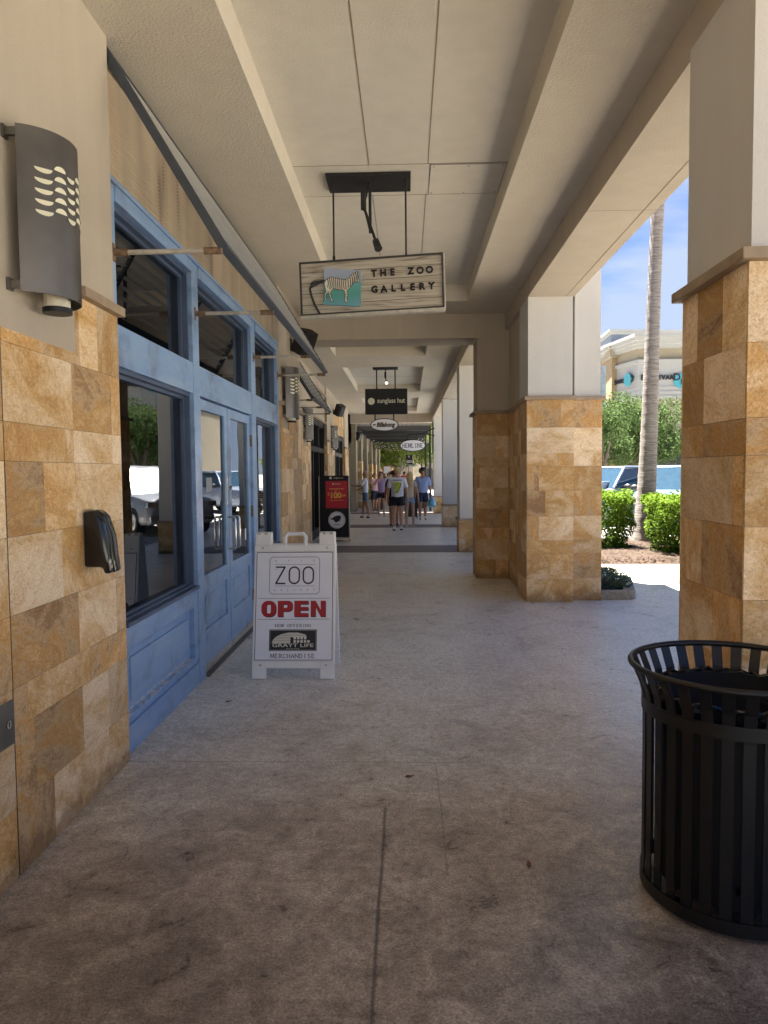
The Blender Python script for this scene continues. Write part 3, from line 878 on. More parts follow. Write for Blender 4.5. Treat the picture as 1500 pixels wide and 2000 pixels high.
# ceiling: soffit with coffers
def coffered(mb_s, mb_c, xa, xb, ya, yb, cofs, cx0, cx1):
    mb_s.box(xa, cx0, ya, yb, ZC, ZC + .5)
    mb_s.box(cx1, xb, ya, yb, ZC, ZC + .5)
    y = ya
    for (p, q) in cofs:
        if p > y: mb_s.box(cx0, cx1, y, p, ZC, ZC + .5)
        mb_c.box(cx0, cx1, p, q, ZR, ZC + .5)
        y = q
    if y < yb: mb_s.box(cx0, cx1, y, yb, ZC, ZC + .5)
so, cc = MB(), MB()
coffered(so, cc, -1.75, 1.51, -3.0, 11.24, ((-.8, 10.39),), -.953, .874)  # unseen end cut short behind the camera to let more light in
coffered(so, cc, -2.4, 1.07, 11.9, 29.92, ((12.6, 15.14), (16.7, 21.84), (23.62, 28.8)), -1.445, .41)
so.box(-3.2, -1.75, -3.0, 11.24, ZC, ZC + .5); so.box(-3.2, -2.4, 11.9, 29.92, ZC, ZC + .5)
so.build('soffit', 'soffit', bd)
cc.build('coffer_ceiling', 'ceiling', bd)
# control joints in the coffers
sj = MB()
zj = ZR - .0025
for x in (-.30, .20):
    sj.box(x - .0035, x + .0035, -.8, 6.33, zj, ZR); sj.box(x - .003, x + .003, 7.0, 10.39, zj, ZR)
sj.box(-.953, .874, 6.325, 6.330, zj, ZR); sj.box(-.953, .874, 7.01, 7.014, zj, ZR)
for yy in (13.9, 18.0, 20.0, 25.4, 27.2):
    sj.box(-1.445, .41, yy, yy + .006, zj, ZR)
sj.build_each('control_joint', 'grout', bd)
hp = MB().box(.225, .868, 6.345, 6.995, ZR - .007, ZR - .004)
hs = hp.build('access_panel', 'ceiling', bd, bevel=.002)
hb = MB().box(.2215, .8715, 6.3415, 6.9985, ZR - .004, ZR - .003)
hb.build('panel_gap', 'trim', bd)
for x in (.25, .55, .84):
    for y in (6.38, 6.96): MB().cyl((x, y, ZR - .010), (x, y, ZR - .007), .006, n=8).build('screw', 'plate', hs)
# beams along the open side, portals across
bmb = MB()
bmb.box(1.51, 2.082, -3.0, 11.24, ZB, ZC + .5)
bmb.box(1.07, 1.70, 11.9, 29.92, ZB, ZC + .5)
bmb.box(1.07, 2.082, 11.24, 11.9, ZPB, ZC + .5)
bmb.box(-1.80, 1.07, 11.24, 11.9, ZPB, ZC + .5)
bmb.box(-2.3, 1.70, 29.92, 30.5, ZPB, ZC + .5)
bmb.build('beam', 'stucco', bd)
bj = MB()
bj.box(1.975, 1.983, -3, 9.15, ZB - .002, ZB)
bj.box(1.51, 2.082, 6.2, 6.204, ZB - .0015, ZB); bj.box(1.51, 2.082, 3.9, 3.903, ZB - .0015, ZB)
bj.build_each('beam_joint', 'grout', bd)
up_ = MB()
up_.box(-12, 2.36, -3.0, 11.9, ZC + .5, ROOF); up_.box(-12, 1.98, 11.9, 30.5, ZC + .5, ROOF)
up_.build('upper_storey', 'stucco_white', bd)
cp_ = MB(); cp_.box(-12, 2.46, -3.1, 12.0, ROOF, ROOF + .12)
cp_.box(-12, 2.08, 12.0, 30.6, ROOF, ROOF + .12)
cp_.build('roof', 'ledge', bd)

# ------------------------------------------------------------ columns
def column(label, boxes, stone_top, faces, ledges, top=ZB, white='stucco_white', name='column'):
    x0, x1, y0, y1 = boxes[0][:4]
    t = thing(name, label, 'column', ((x0 + x1) / 2, (y0 + y1) / 2, 0), 'stone based stucco columns along the walkway')
    a = MB()
    for bx in boxes:
        a.box(bx[0] + .016, bx[1] - .016, bx[2] + .016, bx[3] - .016, 0, bx[4] if len(bx) > 4 else top)
    a.build('shaft', white, t)
    s_ = MB()
    for i, (p, u, W_, nn) in enumerate(faces):
        tiles(s_, p, u, W_, nn, 0, stone_top, seed=hash_(label) + i, widths=(.15, .43, .43, .29, .58))
    s_.build('stone_base', 'stone', t)
    l_ = MB()
    for lb in ledges: l_.box(*lb, stone_top, stone_top + .05)
    l_.build('ledge', 'ledge', t, bevel=.005)
    return t
def hash_(s): return sum(ord(c) * (i + 1) for i, c in enumerate(s)) % 9973
# nearest column
x0, x1, y0, y1 = 1.456, 2.07, 3.18, 3.92
column('nearest brown stone clad column behind the black litter bin', [(x0, x1, y0, y1), (2.086, 2.44, 3.25, 3.85, ZC + .497)], ZL,
       [((x0 + .016, y0 + .02), (0, 1), y1 - y0 - .04, (-1, 0)), ((x0 + .0, y0 + .016), (1, 0), x1 - x0, (0, -1)), ((x1, y1 - .016), (-1, 0), x1 - x0, (0, 1)),
        ((2.086, 3.27), (1, 0), .35, (0, -1)), ((2.426, 3.26), (0, 1), .58, (1, 0))],
       [(x0 - .045, x1 + .01, y0 - .045, y1 + .045), (2.07, 2.49, 3.20, 3.90)])
# second column with the portal pilaster
x0, x1, y0, y1 = 1.50, 2.082, 9.15, 9.86
column('broad stone and white stucco column with raised outer pilaster beside the concrete curb', [(x0, x1, y0, y1), (2.098, 2.45, 9.25, 9.80, ZC + .497)], ZL,
       [((x0 + .016, y0 + .02), (0, 1), y1 - y0 - .04, (-1, 0)), ((x0, y0 + .016), (1, 0), x1 - x0, (0, -1)), ((2.098, 9.27), (1, 0), .36, (0, -1)), ((2.434, 9.26), (0, 1), .53, (1, 0))],
       [(x0 - .03, x1 + .03, y0 - .03, y1 + .01), (2.084, 2.49, 9.22, 9.82)])
column('shaded stone clad column filling the corner under the cross beam', [(1.073, 2.0, 11.24, 11.9, ZPB), (1.56, 2.05, 9.862, 11.225, ZB)], ZL,
       [((1.089, 11.26), (0, 1), .62, (-1, 0)), ((1.073, 11.256), (1, 0), .5, (0, -1)), ((1.576, 9.87), (0, 1), 1.37, (-1, 0)), ((1.089, 11.884), (1, 0), .9, (0, 1))],
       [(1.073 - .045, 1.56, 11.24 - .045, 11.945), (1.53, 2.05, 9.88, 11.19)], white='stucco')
for i, (yy, dd, lab) in enumerate(((14.9, .77, 'white column on a low stone base just beyond the shaded corner column'),
                               (21.7, .70, 'white column on a low stone base, middle one of the three distant columns'),
                               (28.95, .70, 'farthest white column on a low stone base holding the oval bracket sign'))):
    a0 = 1.067; wd_ = .62
    column(lab, [(a0, a0 + wd_, yy, yy + dd)], .64, [((a0 + .016, yy + .02), (0, 1), dd - .04, (-1, 0)), ((a0, yy + .016), (1, 0), wd_, (0, -1)), ((a0 + wd_ - .016, yy + .02), (0, 1), dd - .04, (1, 0))],
           [(a0 - .025, a0 + wd_ + .025, yy - .025, yy + dd + .02)])

# ------------------------------------------------------------ storefronts
def pane(p, name, x, ya, yb, za, zb, m='glass'):
    return MB().box(x - .006, x, ya, yb, za, zb).build(name, m, p)

def blue_storefront():
    t = thing('storefront', 'weathered blue wooden storefront with double doors and transom windows behind the folding sign', 'storefront', (-1.66, 6.7, 0))
    f = MB()
    XO, XI = -1.64, -1.80
    posts = ((4.068, 4.15), (5.62, 5.79), (7.745, 7.95), (9.27, 9.352))
    for a, b in posts: f.box(XI, XO, a, b, 0, 3.285)
    for a, b in ((4.15, 5.62), (5.79, 7.745), (7.95, 9.27)):
        f.box(XI, XO - .003, a, b, 2.275, 2.51)
        f.box(XI, XO + .010, a, b, 3.195, 3.283)
        f.box(XI, XO - .012, a, b, 2.49, 2.513)
    f.box(XI, XO + .016, 4.068, 9.352, 3.286, 3.315)
    for a, b in ((4.15, 5.62), (7.95, 9.27)):
        f.box(XI, XO - .004, a, b, 0.0, .165)                   # plinth
        f.box(XI, XO - .022, a, b, .165, .20)
        f.box(XI, XO - .008, a, b, .62, .755)
        f.box(XI, XO - .008, a, a + .05, .20, .62); f.box(XI, XO - .008, b - .10, b, .20, .62)
        f.box(XI, XO - .008, a + .05, b - .10, .20, .225)
        f.box(XI, XO - .045, a + .05, b - .10, .225, .62)       # recessed field
        f.box(XI, XO - .028, a + .12, b - .18, .29, .55)        # raised field
    f.build('frame', 'blue', t, bevel=.003)
    sl = MB()
    for a, b in ((4.15, 5.62), (7.95, 9.27)):
        sl.box(XI, XO + .014, a - .0, b, .756, .782)
    sl.build_each('sill', 'bluedark', t, bevel=.003)
    for (a, b, za, zb, nm) in ((4.15, 5.62, .782, 2.275, 'window'), (7.95, 9.27, .782, 2.275, 'window'), (4.15, 5.62, 2.513, 3.195, 'transom_window'),
                               (5.79, 7.745, 2.513, 3.195, 'transom_window'), (7.95, 9.27, 2.513, 3.195, 'transom_window')):
        k = MB()
        for (ins, xf, xb) in ((.025, -1.672, XI), (.048, -1.712, XI)):
            k.box(xb, xf, a, a + ins, za, zb); k.box(xb, xf, b - ins, b, za, zb)
            k.box(xb, xf, a + ins, b - ins, zb - ins, zb); k.box(xb, xf, a + ins, b - ins, za, za + ins * .5)
        wn = k.build(nm, 'bluedark', t)
        g_ = MB().box(-1.741, -1.735, a + .048, b - .048, za + .025, zb - .048).build('pane', 'tglass' if nm[0] == 't' else 'glass', wn)
    # doors
    for (a, b, hy, side) in ((5.80, 6.762, 6.695, 1), (6.782, 7.738, 6.865, -1)):
        d = MB(); xo, xi = -1.668, -1.712
        g0, g1, gz0, gz1 = a + .10, b - .115, .815, 2.175
        d.box(xi, xo, a, g0, .055, 2.262); d.box(xi, xo, g1, b, .055, 2.262)
        d.box(xi, xo, g0, g1, gz1, 2.262); d.box(xi, xo, g0, g1, .68, gz0)
        d.box(xi, xo, g0, g1, .055, .36); d.box(xi, xo - .018, g0, g1, .36, .68); d.box(xi, xo - .008, g0 + .05, g1 - .05, .405, .635)
        dr = d.build('door', 'blue', t, bevel=.003)
        MB().box(-1.694, -1.688, g0, g1, gz0, gz1).build('pane', 'glass', dr)
        h = MB()
        h.tube([(-1.665, hy, .955), (-1.60, hy, .955), (-1.592, hy, .97), (-1.592, hy, 1.235), (-1.60, hy, 1.25), (-1.665, hy, 1.25)], .0105, n=10)
        h.tube([(-1.715, hy, .955), (-1.775, hy, .955), (-1.785, hy, .97), (-1.785, hy, 1.235), (-1.775, hy, 1.25), (-1.715, hy, 1.25)], .0105, n=10)
        h.build_each('handle', 'chrome', dr, smooth=True)
        kk = MB()
        if side > 0:
            kk.box(-1.667, -1.662, 6.675, 6.715, 1.36, 1.62)
        else:
            kk.cyl((-1.667, 6.83, 1.52), (-1.655, 6.83, 1.52), .02, n=14)
            for zz in (.35, 1.25, 2.0): kk.box(-1.667, -1.645, 7.725, 7.745, zz - .06, zz + .06)
        (kk.build if side > 0 else kk.build_each)('lock' if side > 0 else 'hinge', 'chrome' if side > 0 else 'rust', dr)
        s2 = MB().box(-1.672, -1.66, a, b, .02, .075).build('kick_strip', 'rod', dr)
    th_ = MB().box(-1.80, -1.615, 5.79, 7.745, 0.001, .018)
    th_.build('threshold', 'plate', t, bevel=.004)
    # room behind the glass
    rm = MB()
    rm.box(-8.1, -1.82, -.0 + 4.0, 10.9, .0, .004, mi=1)
    rm.box(-8.1, -8.05, 1, 10.9, .004, 3.3); rm.box(-8.05, -3.2, 1, 1.05, .004, 3.3); rm.box(-8.05, -1.82, 10.85, 10.9, .004, 3.3)
    rm.box(-8.1, -1.82, 1, 10.9, 3.3, 3.34)
    rm.build('shop_room', ['dark', 'darkfloor'], t)
    lt = MB()
    for x, y in ((-2.9, 5.6), (-2.95, 9.4)):
        lt.cyl((x, y, 3.29), (x, y, 3.299), .075, n=20)
    lt.build_each('downlight', 'lamp', t)
    ds = MB()
    ds.box(-3.9, -3.1, 4.6, 5.5, .004, .9); ds.box(-4.6, -3.6, 6.9, 7.8, .004, 1.1)
    ds.build_each('display_plinth', 'darkfloor', t)
    MB().box(-1.6875, -1.6865, 7.50, 7.56, .96, 1.08).build('door_decal', 'white', t)
    MB().box(-1.6875, -1.6865, 6.08, 6.26, 1.50, 1.62).build('hours_decal', 'greyink', t)
    rk = MB()
    for k in range(5): rk.box(-2.9, -2.5, 4.3 + k * .27, 4.48 + k * .27, .95 + (k % 3) * .06, 1.15 + (k % 2) * .12)
    rk.build_each('boxed_gift', 'farstone', t)
    fr_ = MB()
    for k in range(4): fr_.box(-8.04, -8.0, 4.6 + k * 1.5, 5.5 + k * 1.5, 1.3, 2.1)
    fr_.build_each('framed_picture', 'cream', t)
    cn = MB().cyl((-3.3, 9.2, .004), (-3.25, 9.2, 1.9), .32, .03, n=24)
    cn.build('cone_sculpture', 'plate', t, smooth=True)
    og = MB().ellipsoid((-3.0, 8.1, .95), (.28, .28, .36)); og.build('orange_vase', 'orange', t, smooth=True)
    return t
blue_storefront()
# string mobile hanging inside the first window
mbl = thing('wire_mobile', 'white wire triangle mobile with hanging charms inside the first blue window', 'ornament', (-2.05, 4.8, 1.7))
q = MB(); A_, B_, C_ = (-2.0, 4.62, 2.0), (-2.05, 4.42, 1.83), (-2.05, 5.05, 1.83)
for a, b in ((A_, B_), (B_, C_), (C_, A_), (A_, (-2.0, 4.62, 2.2))): q.cyl(a, b, .0025, n=6)
q.build('wire', 'white', mbl)
q = MB(); rr = random.Random(3)
for k in range(9):
    y = 4.45 + k * .075; zz = 1.83 - rr.uniform(.05, .3)
    q.cyl((-2.05, y, 1.83), (-2.05, y, zz), .001, n=4); q.box(-2.052, -2.048, y - .012, y + .012, zz - .03, zz)
q.build_each('charm', 'white', mbl, per=2)

def far_storefront(label, ya, yb, xf, zt, fm, gl='glass', doors=True):
    t = thing('storefront', label, 'storefront', (xf, (ya + yb) / 2, 0))
    f = MB(); xi = xf - .14
    n = max(2, int(round((yb - ya) / 1.1)))
    ys = [ya + (yb - ya) * k / n for k in range(n + 1)]
    for k, y in enumerate(ys):
        f.box(xi, xf, max(ya, y - .045), min(yb, y + .045), 0, zt)
    f.box(xi, xf - .004, ya, yb, zt - .12, zt + .0); f.box(xi, xf - .005, ya, yb, 2.2, 2.32); f.box(xi, xf - .006, ya, yb, 0, .5 if doors is False else .22)
    f.build('frame', fm, t, bevel=.003)
    for k in range(n):
        MB().box(xi + .03, xi + .036, ys[k] + .045, ys[k + 1] - .045, .2, 2.2).build('pane', gl, t)
        MB().box(xi + .03, xi + .036, ys[k] + .045, ys[k + 1] - .045, 2.32, zt - .12).build('pane', gl, t)
    r = MB(); r.box(-8, xf - .2, ya - .1, yb + .1, 0.001, .004); r.box(-8, -7.95, ya, yb, 0, zt + .1); r.box(-8, xf - .2, ya - .05, ya, 0, zt + .1); r.box(-8, xf - .2, yb, yb + .05, 0, zt + .1)
    r.box(-8, xf - .2, ya, yb, zt + .1, zt + .15)
    r.build('shop_room', 'dark', t)
    return t
far_storefront('narrow strip of a second blue storefront beyond the first stone pier', 12.1, 15.0, -2.30, 3.05, 'blue', doors=False)
far_storefront('black framed sunglasses storefront behind the standing poster', 16.8, 20.35, -2.30, 3.0, 'blackmatte')
far_storefront('dark brown storefront with stone panel above, beyond the fourth wall lamp', 22.4, 26.2, -2.30, 2.9, 'trim')

# ------------------------------------------------------------ louvered awnings
def awning(label, xi, zi, xo, zo, ya, yb, rods, bars=True):
    t = thing('louvered_awning', label, 'awning', (xi, (ya + yb) / 2, zi), 'louvered metal awnings over the shop windows')
    a = MB()
    d = Vector((xo - xi, 0, zo - zi)); Ln = d.length; d.normalize(); nn = Vector((-d.z, 0, d.x))  # outward-up normal
    if nn.x < 0: nn = -nn
    def P(s_, h, y): return Vector((xi, y, zi)) + d * s_ + nn * h
    def slab(s0, s1, h0, h1, y0, y1, mb):
        vs = [P(s_, h, y) for s_ in (s0, s1) for h in (h0, h1) for y in (y0, y1)]
        mb.mesh(vs, [(0, 1, 3, 2), (4, 6, 7, 5), (0, 4, 5, 1), (2, 3, 7, 6), (0, 2, 6, 4), (1, 5, 7, 3)])
    th = .050
    slab(0, Ln, -th / 2, th / 2, ya, ya + .035, a); slab(0, Ln, -th / 2, th / 2, yb - .035, yb, a)
    slab(0, .04, -th / 2, th / 2, ya + .035, yb - .035, a); slab(Ln - .07, Ln, -th / 2 - .004, th / 2 - .004, ya + .036, yb - .036, a)
    mid = (ya + yb) / 2
    for y in (ya + (yb - ya) * .33, ya + (yb - ya) * .67): slab(.04, Ln - .07, -th / 2, th / 2 - .02, y - .015, y + .015, a)
    a.build('frame', 'slate', t, bevel=.003)
    lv = MB(); k = 0; n = 15
    for k in range(n):
        s0 = .055 + (Ln - .14) * k / n
        p, q_ = s0, s0 + .0250
        for (y0_, y1_) in ((ya + .036, yb - .036),):
            vs = [P(p, -.017, y0_), P(q_, .017, y0_), P(p, -.017, y1_), P(q_, .017, y1_)]
            off = Vector((0, 0, .003))
            lv.mesh(vs + [v_ + off for v_ in vs], [(0, 1, 3, 2), (4, 6, 7, 5), (0, 4, 5, 1), (2, 3, 7, 6), (0, 2, 6, 4), (1, 5, 7, 3)])
    lv.build('louvers', 'louver', t)
    for y in rods:
        r_ = MB(); zz = zo - .02
        r_.cyl((xi + .02, y, zz), (xo - .02, y, zz), .014, n=10)
        ro = r_.build('rod', 'rod', t, smooth=True)
        b_ = MB(); b_.cyl((xi + .015, y, zz), (xi + .10, y, zz), .021, n=10); b_.cyl((xo - .11, y, zz), (xo - .01, y, zz), .020, n=10)
        b_.box(xi - .01, xi + .02, y - .02, y + .02, zz - .05, zz + .05)
        MBK(b_, 'rod_end', 'rust', ro)
    return t
awning('blue grey louvered awning on four rods above the blue storefront', -1.655, 4.0, -1.015, 2.92, 4.085, 9.35, (4.12, 5.70, 7.85, 9.31))
awning('grey louvered awning above the second blue storefront further along', -2.215, 3.96, -1.54, 2.88, 12.05, 14.95, (12.1, 13.45, 14.9))

# ------------------------------------------------------------ wall sconces
def make_sconce(label):
    """local: wall plane x=0, +x out; y along wall; z base"""
    t = thing('wall_sconce', label, 'wall lamp', (0, 0, 0), 'curved dark metal wall lamps on the piers')
    H, hw, dep, so_ = .67, .20, .145, .055
    Rr = (hw * hw + dep * dep) / (2 * dep); a1 = math.asin(hw / Rr); cx = so_ + dep - Rr
    s_ = MB(); n = 20
    vs = []; fs = []
    for i, (dr, z) in enumerate(((0, 0), (0, H), (-.004, H), (-.004, 0))):
        for k in range(n + 1):
            a = -a1 + 2 * a1 * k / n
            vs.append((cx + (Rr + dr) * math.cos(a), (Rr + dr) * math.sin(a), z))
    for i in range(4):
        j = (i + 1) % 4
        for k in range(n): fs.append((i * (n + 1) + k, i * (n + 1) + k + 1, j * (n + 1) + k + 1, j * (n + 1) + k))
    s_.mesh(vs, fs)
    s_.build('shield', 'sconce', t, world=False, smooth=True)
    hl = MB()
    for row in range(5):
        for c_ in range(6):
            yc = -hw + .055 + c_ * .058; upside = c_ % 2
            zc = H - .155 - row * .043 + (.0 if upside else -.006)
            pts = []
            for k in range(9):
                a = PI * k / 8
                pts.append((yc + .026 * math.cos(a), zc + (.021 if upside else -.021) * math.sin(a)))
            P3 = []
            for (y, z) in pts:
                a = math.asin(max(-1, min(1, y / Rr)))
                P3.append((cx + (Rr + .0035) * math.cos(a), (Rr + .0035) * math.sin(a), z))
            hl.face(P3)
    hl.build('diffuser_cutouts', 'lens', t, world=False)
    b_ = MB()
    for z in (H - .03, .03):
        for y in (-hw + .01, hw - .01):
            b_.box(0, so_, y - .008, y + .008, z - .016, z + .016)
            b_.box(0, .012, y - .02, y + .02, z - .025, z + .025)
    b_.build_each('bracket', 'sconce', t, per=2, world=False)
    lampb = MB().cyl((.095, .03, -.035), (.095, .03, H - .1), .055, n=20)
    lampb.build('lamp_tube', 'cream', t, world=False, smooth=True)
    r_ = MB().cyl((.095, .03, -.045), (.095, .03, -.022), .062, n=20).cyl((.0, .03, .3), (.095, .03, .3), .02)
    r_.build_each('base_ring', 'black', t, world=False, smooth=True)
    return t
s0 = make_sconce('large curved dark steel wall lamp with half moon cutouts, nearest at upper left')
s0.location = (F, 3.17, 2.405)
for (x, y, lab) in ((F, 9.72, 'curved dark steel wall lamp on the pier just past the blue storefront'),
                    (X2, 15.85, 'curved dark steel wall lamp on the pier before the black storefront'),
                    (X2, 21.6, 'small distant curved wall lamp below the far loudspeaker'),):
    c = copy_tree(s0); c.location = (x, y, 2.375); c['label'] = lab

# ------------------------------------------------------------ loudspeakers
def make_speaker(label):
    t = thing('loudspeaker', label, 'speaker', (0, 0, 0), 'black loudspeakers mounted under the ceiling')
    b = MB(Matrix.Translation((.20, 0, 0)) @ Euler((0, R(28), R(-42))).to_matrix().to_4x4())
    b.prism([(-.11, -.09), (-.08, -.14), (.10, -.12), (.13, -.08), (.13, .08), (.10, .12), (-.08, .14), (-.11, .09)], -.17, .17)
    b.build('cabinet', 'blackmatte', t, world=False, bevel=.012)
    b2 = MB(b.xf).box(.131, .136, -.075, .075, -.15, .15)
    b2.build('grille', 'black', t, world=False)
    b3 = MB().box(0, .02, -.05, .05, -.12, .04).tube([(0, 0, -.06), (.10, 0, -.09), (.17, 0, -.02)], .014)
    b3.build('bracket', 'blackmatte', t, world=False)
    return t
sp = make_speaker('black loudspeaker on the wall behind the tip of the first awning')
sp.location = (F, 10.35, 3.50)
c = copy_tree(sp); c.location = (X2 , 22.15, 3.55); c['label'] = 'smaller distant black loudspeaker on the wall above the fourth wall lamp'
c = copy_tree(sp); c.location = (X2 , 30.9, 3.2); c['label'] = 'farthest black loudspeaker on the pale wall beyond the second cross beam'

# ------------------------------------------------------------ wall fittings
t = thing('soap_dispenser', 'glossy black hand sanitizer dispenser on the stone wall', 'dispenser', (-1.61, 3.60, 1.17))
b = MB(); prof = [(0, 1.19), (0, 1.47), (.05, 1.475), (.085, 1.44), (.115, 1.34), (.125, 1.24), (.135, 1.16), (.10, 1.155), (.09, 1.19)]
b.prism([(-1.61 + u, v) for u, v in prof], 3.555, 3.70, axis='Y')
b.build('housing', 'gloss', t, bevel=.014, smooth=True)
b = MB(); b.prism([(-1.606 + .04, 1.478), (-1.61 + .088, 1.445), (-1.61 + .119, 1.34), (-1.61 + .130, 1.235), (-1.61 + .141, 1.162), (-1.61 + .12, 1.158), (-1.61 + .10, 1.3)], 3.60, 3.655, axis='Y')
b.build('lever', 'gloss', t, bevel=.006, smooth=True)
t = thing('utility_plate', 'grey metal utility plate with round lock low on the stone wall', 'wall plate', (-1.61, 2.75, .56))
MB().box(-1.6115, -1.603, 2.60, 2.866, .563, .745).build('cover', 'plate', t, bevel=.003)
b = MB().cyl((-1.604, 2.815, .655), (-1.597, 2.815, .655), .017, n=18); b.build('lock', 'chrome', t, smooth=True)
b = MB().box(-1.5975, -1.5965, 2.812, 2.818, .645, .665); b.build('keyhole', 'blackmatte', t)

# ------------------------------------------------------------ hanging signs
def rod_sign_mount(t, plate, xs, ztop, zbot, y, rod=.008, lamp=None):
    MB().box(*plate).build('ceiling_plate', 'blackmatte', t, bevel=.004)
    for x in xs:
        b = MB().cyl((x, y, zbot), (x, y, ztop), rod, n=8)
        b.cyl((x, y, zbot), (x, y, zbot + .05), rod * 1.5, n=8)
        b.build('rod', 'blackmatte', t)
    if lamp:
        (a, bb, c_) = lamp
        b = MB().cyl(a, bb, .010, n=8).tube([bb, c_], .012)
        dn = (Vector(c_) - Vector(bb)).normalized()
        b.cyl(Vector(bb) - Vector((.0, 0, .03)), Vector(bb) + Vector((0, 0, .12)), .024, n=10)
        b.cyl(Vector(c_) - dn * .05, Vector(c_) + dn * .05, .028, .034, n=12)
        sp_ = b.build('spotlight', 'blackmatte', t)
        return sp_, Vector(c_) + dn * .051, dn
# zebra gallery sign
t = thing('hanging_sign', 'framed grey wood plank sign with black letters and teal zebra panel', 'sign', (-.30, 6.6, 3.07), 'signs hanging over the walkway')
rod_sign_mount(t, (-.69, .055, 6.47, 6.86, ZR - .03, ZR - .001), (-.632, .010), ZR - .02, 3.53, 6.58, lamp=((-.31, 6.66, ZR), (-.36, 6.50, 3.98), (-.235, 6.25, 3.57)))
b = MB().cyl((-.31, 6.66, 3.80), (-.31, 6.66, ZR - .02), .014, n=8).cyl((-.31, 6.66, 3.81), (-.36, 6.5, 4.0), .010, n=6); b.build('lamp_stem', 'blackmatte', t)
# local frame of the panel, slightly turned so its right end is nearer
ang = R(-5.5)
cx, cyy, cz = -.300, 6.56, 3.310
Wd, Hg = 1.285, .475
xf = Matrix.Translation((cx, cyy, cz)) @ Euler((0, R(-1.35), ang)).to_matrix().to_4x4()
b = MB(xf).box(-Wd / 2 + .015, Wd / 2 - .015, -.02, .02, -Hg / 2 + .015, Hg / 2 - .015)
bo = b.build('board', 'wood', t)
b = MB(xf)
for a_ in ((-Wd / 2, Wd / 2, Hg / 2 - .015, Hg / 2), (-Wd / 2, Wd / 2, -Hg / 2, -Hg / 2 + .015), ):
    b.box(a_[0], a_[1], -.035, .035, a_[2], a_[3])
b.box(-Wd / 2, -Wd / 2 + .015, -.035, .035, -Hg / 2 + .015, Hg / 2 - .015); b.box(Wd / 2 - .015, Wd / 2, -.035, .035, -Hg / 2 + .015, Hg / 2 - .015)
b.build('frame', 'trim', t)
b = MB(xf).box(-Wd / 2 + .002, Wd / 2 + .004, -.045, .03, -Hg / 2 - .028, -Hg / 2 - .001).box(Wd / 2 + .001, Wd / 2 + .010, -.036, .03, -Hg / 2, Hg / 2)
b.build_each('edge_lip', 'rod', t)
b = MB(xf)
for k in range(1, 5):
    z = -Hg / 2 + Hg * k / 5
    b.box(-Wd / 2 + .016, Wd / 2 - .016, -.0215, -.0195, z - .0018, z + .0018)
b.build_each('plank_groove', 'blackmatte', t)
b = MB()
uu = (xf.to_3x3() @ Vector((1, 0, 0))).normalized(); vv = (xf.to_3x3() @ Vector((0, 0, 1))).normalized()
def spaced(mb, s, x0, x1, z, size, y=-.028, bold=.004, mi=None):
    n = len(s)
    for i, ch in enumerate(s):
        if ch == ' ': continue
        p = xf @ Vector((x0 + (x1 - x0) * i / (n - 1), y, z))
        add_text(mb, ch, p, uu, vv, size, bold=bold, depth=.012, mi=mi)
spaced(b, 'THE ZOO', .030, .520, .095, .080, bold=.0032)
spaced(b, 'GALLERY', .030, .535, -.045, .080, bold=.0032)
b.build('lettering', 'blackmatte', t)
# zebra panel
px = lambda x: -Wd / 2 + (x - 80) / 970 * Wd
pz = lambda x, y: Hg / 2 - (y - (655 - (x - 80) * .038)) / 345 * Hg
pan = [(255, 697), (508, 722), (487, 948), (240, 930)]
b = MB(xf); b.prism([(px(x), pz(x, y)) for x, y in pan], -.052, -.022, axis='Y')
b.build('zebra_panel', 'panel', t)
zb = [(262, 778), (300, 757), (350, 770), (395, 778), (420, 768), (445, 742), (470, 731), (482, 727), (489, 742), (488, 765), (492, 790), (484, 800), (470, 792), (452, 800), (438, 815), (425, 832), (408, 842), (410, 875), (403, 905), (410, 920), (392, 922), (388, 900), (392, 872), (384, 845), (350, 842), (315, 832), (303, 842), (293, 862), (300, 895), (312, 915), (296, 913), (285, 885), (280, 855), (270, 862), (258, 880), (262, 905), (252, 903), (248, 880), (262, 845), (252, 800)]
b = MB(xf); b.prism([(px(x), pz(x, y)) for x, y in zb], -.0565, -.0525, axis='Y')
b.build('zebra', 'cream', t)
b = MB(); pos = xf @ Vector((0, -.0572, 0))
def pl(pts, wdt):
    ribbon(b, [(px(x), pz(x, y)) for x, y in pts], wdt, pos, uu, vv, 1)
for (x, ya_, yb_, sl_) in ((275, 765, 825, 10), (289, 762, 838, 8), (303, 762, 832, 6), (317, 763, 832, 3), (331, 767, 836, 0), (345, 770, 841, -2), (359, 773, 842, -4), (373, 776, 843, -5), (387, 778, 840, -6), (400, 778, 842, -3), (414, 774, 832, 2), (428, 764, 824, 6), (441, 752, 812, 8), (454, 742, 800, 8), (467, 735, 792, 8), (479, 733, 794, 5)):
    pl([(x, ya_), (x + sl_ * .6, (ya_ + yb_) / 2), (x, yb_)], .0075)
for yy in (852, 862, 872, 882, 892): pl([(388, yy), (409, yy + 3)], .003); pl([(252, yy - 6), (300, yy)], .003)
for seg in (zb[:10], zb[9:20], zb[19:30], zb[29:] + zb[:1]): pl(seg, .0045)
b.build('zebra_stripes', 'ink', t)
b = MB(xf)
b.tube([(px(x), -.045, pz(x, y)) for x, y in ((262, 776), (235, 782), (200, 790), (168, 800), (150, 825), (158, 870), (180, 930), (210, 985))], .010, n=6)
for k in range(7):
    b.tube([(px(255 - k * 6), -.04, pz(250, 775 + k * 3)), (px(200 - k * 8), -.04, pz(200, 770 + k * 9)), (px(160 - k * 2), -.035, pz(150, 785 + k * 5))], .003, n=5)
b.build('tail_brush', 'trim', t)
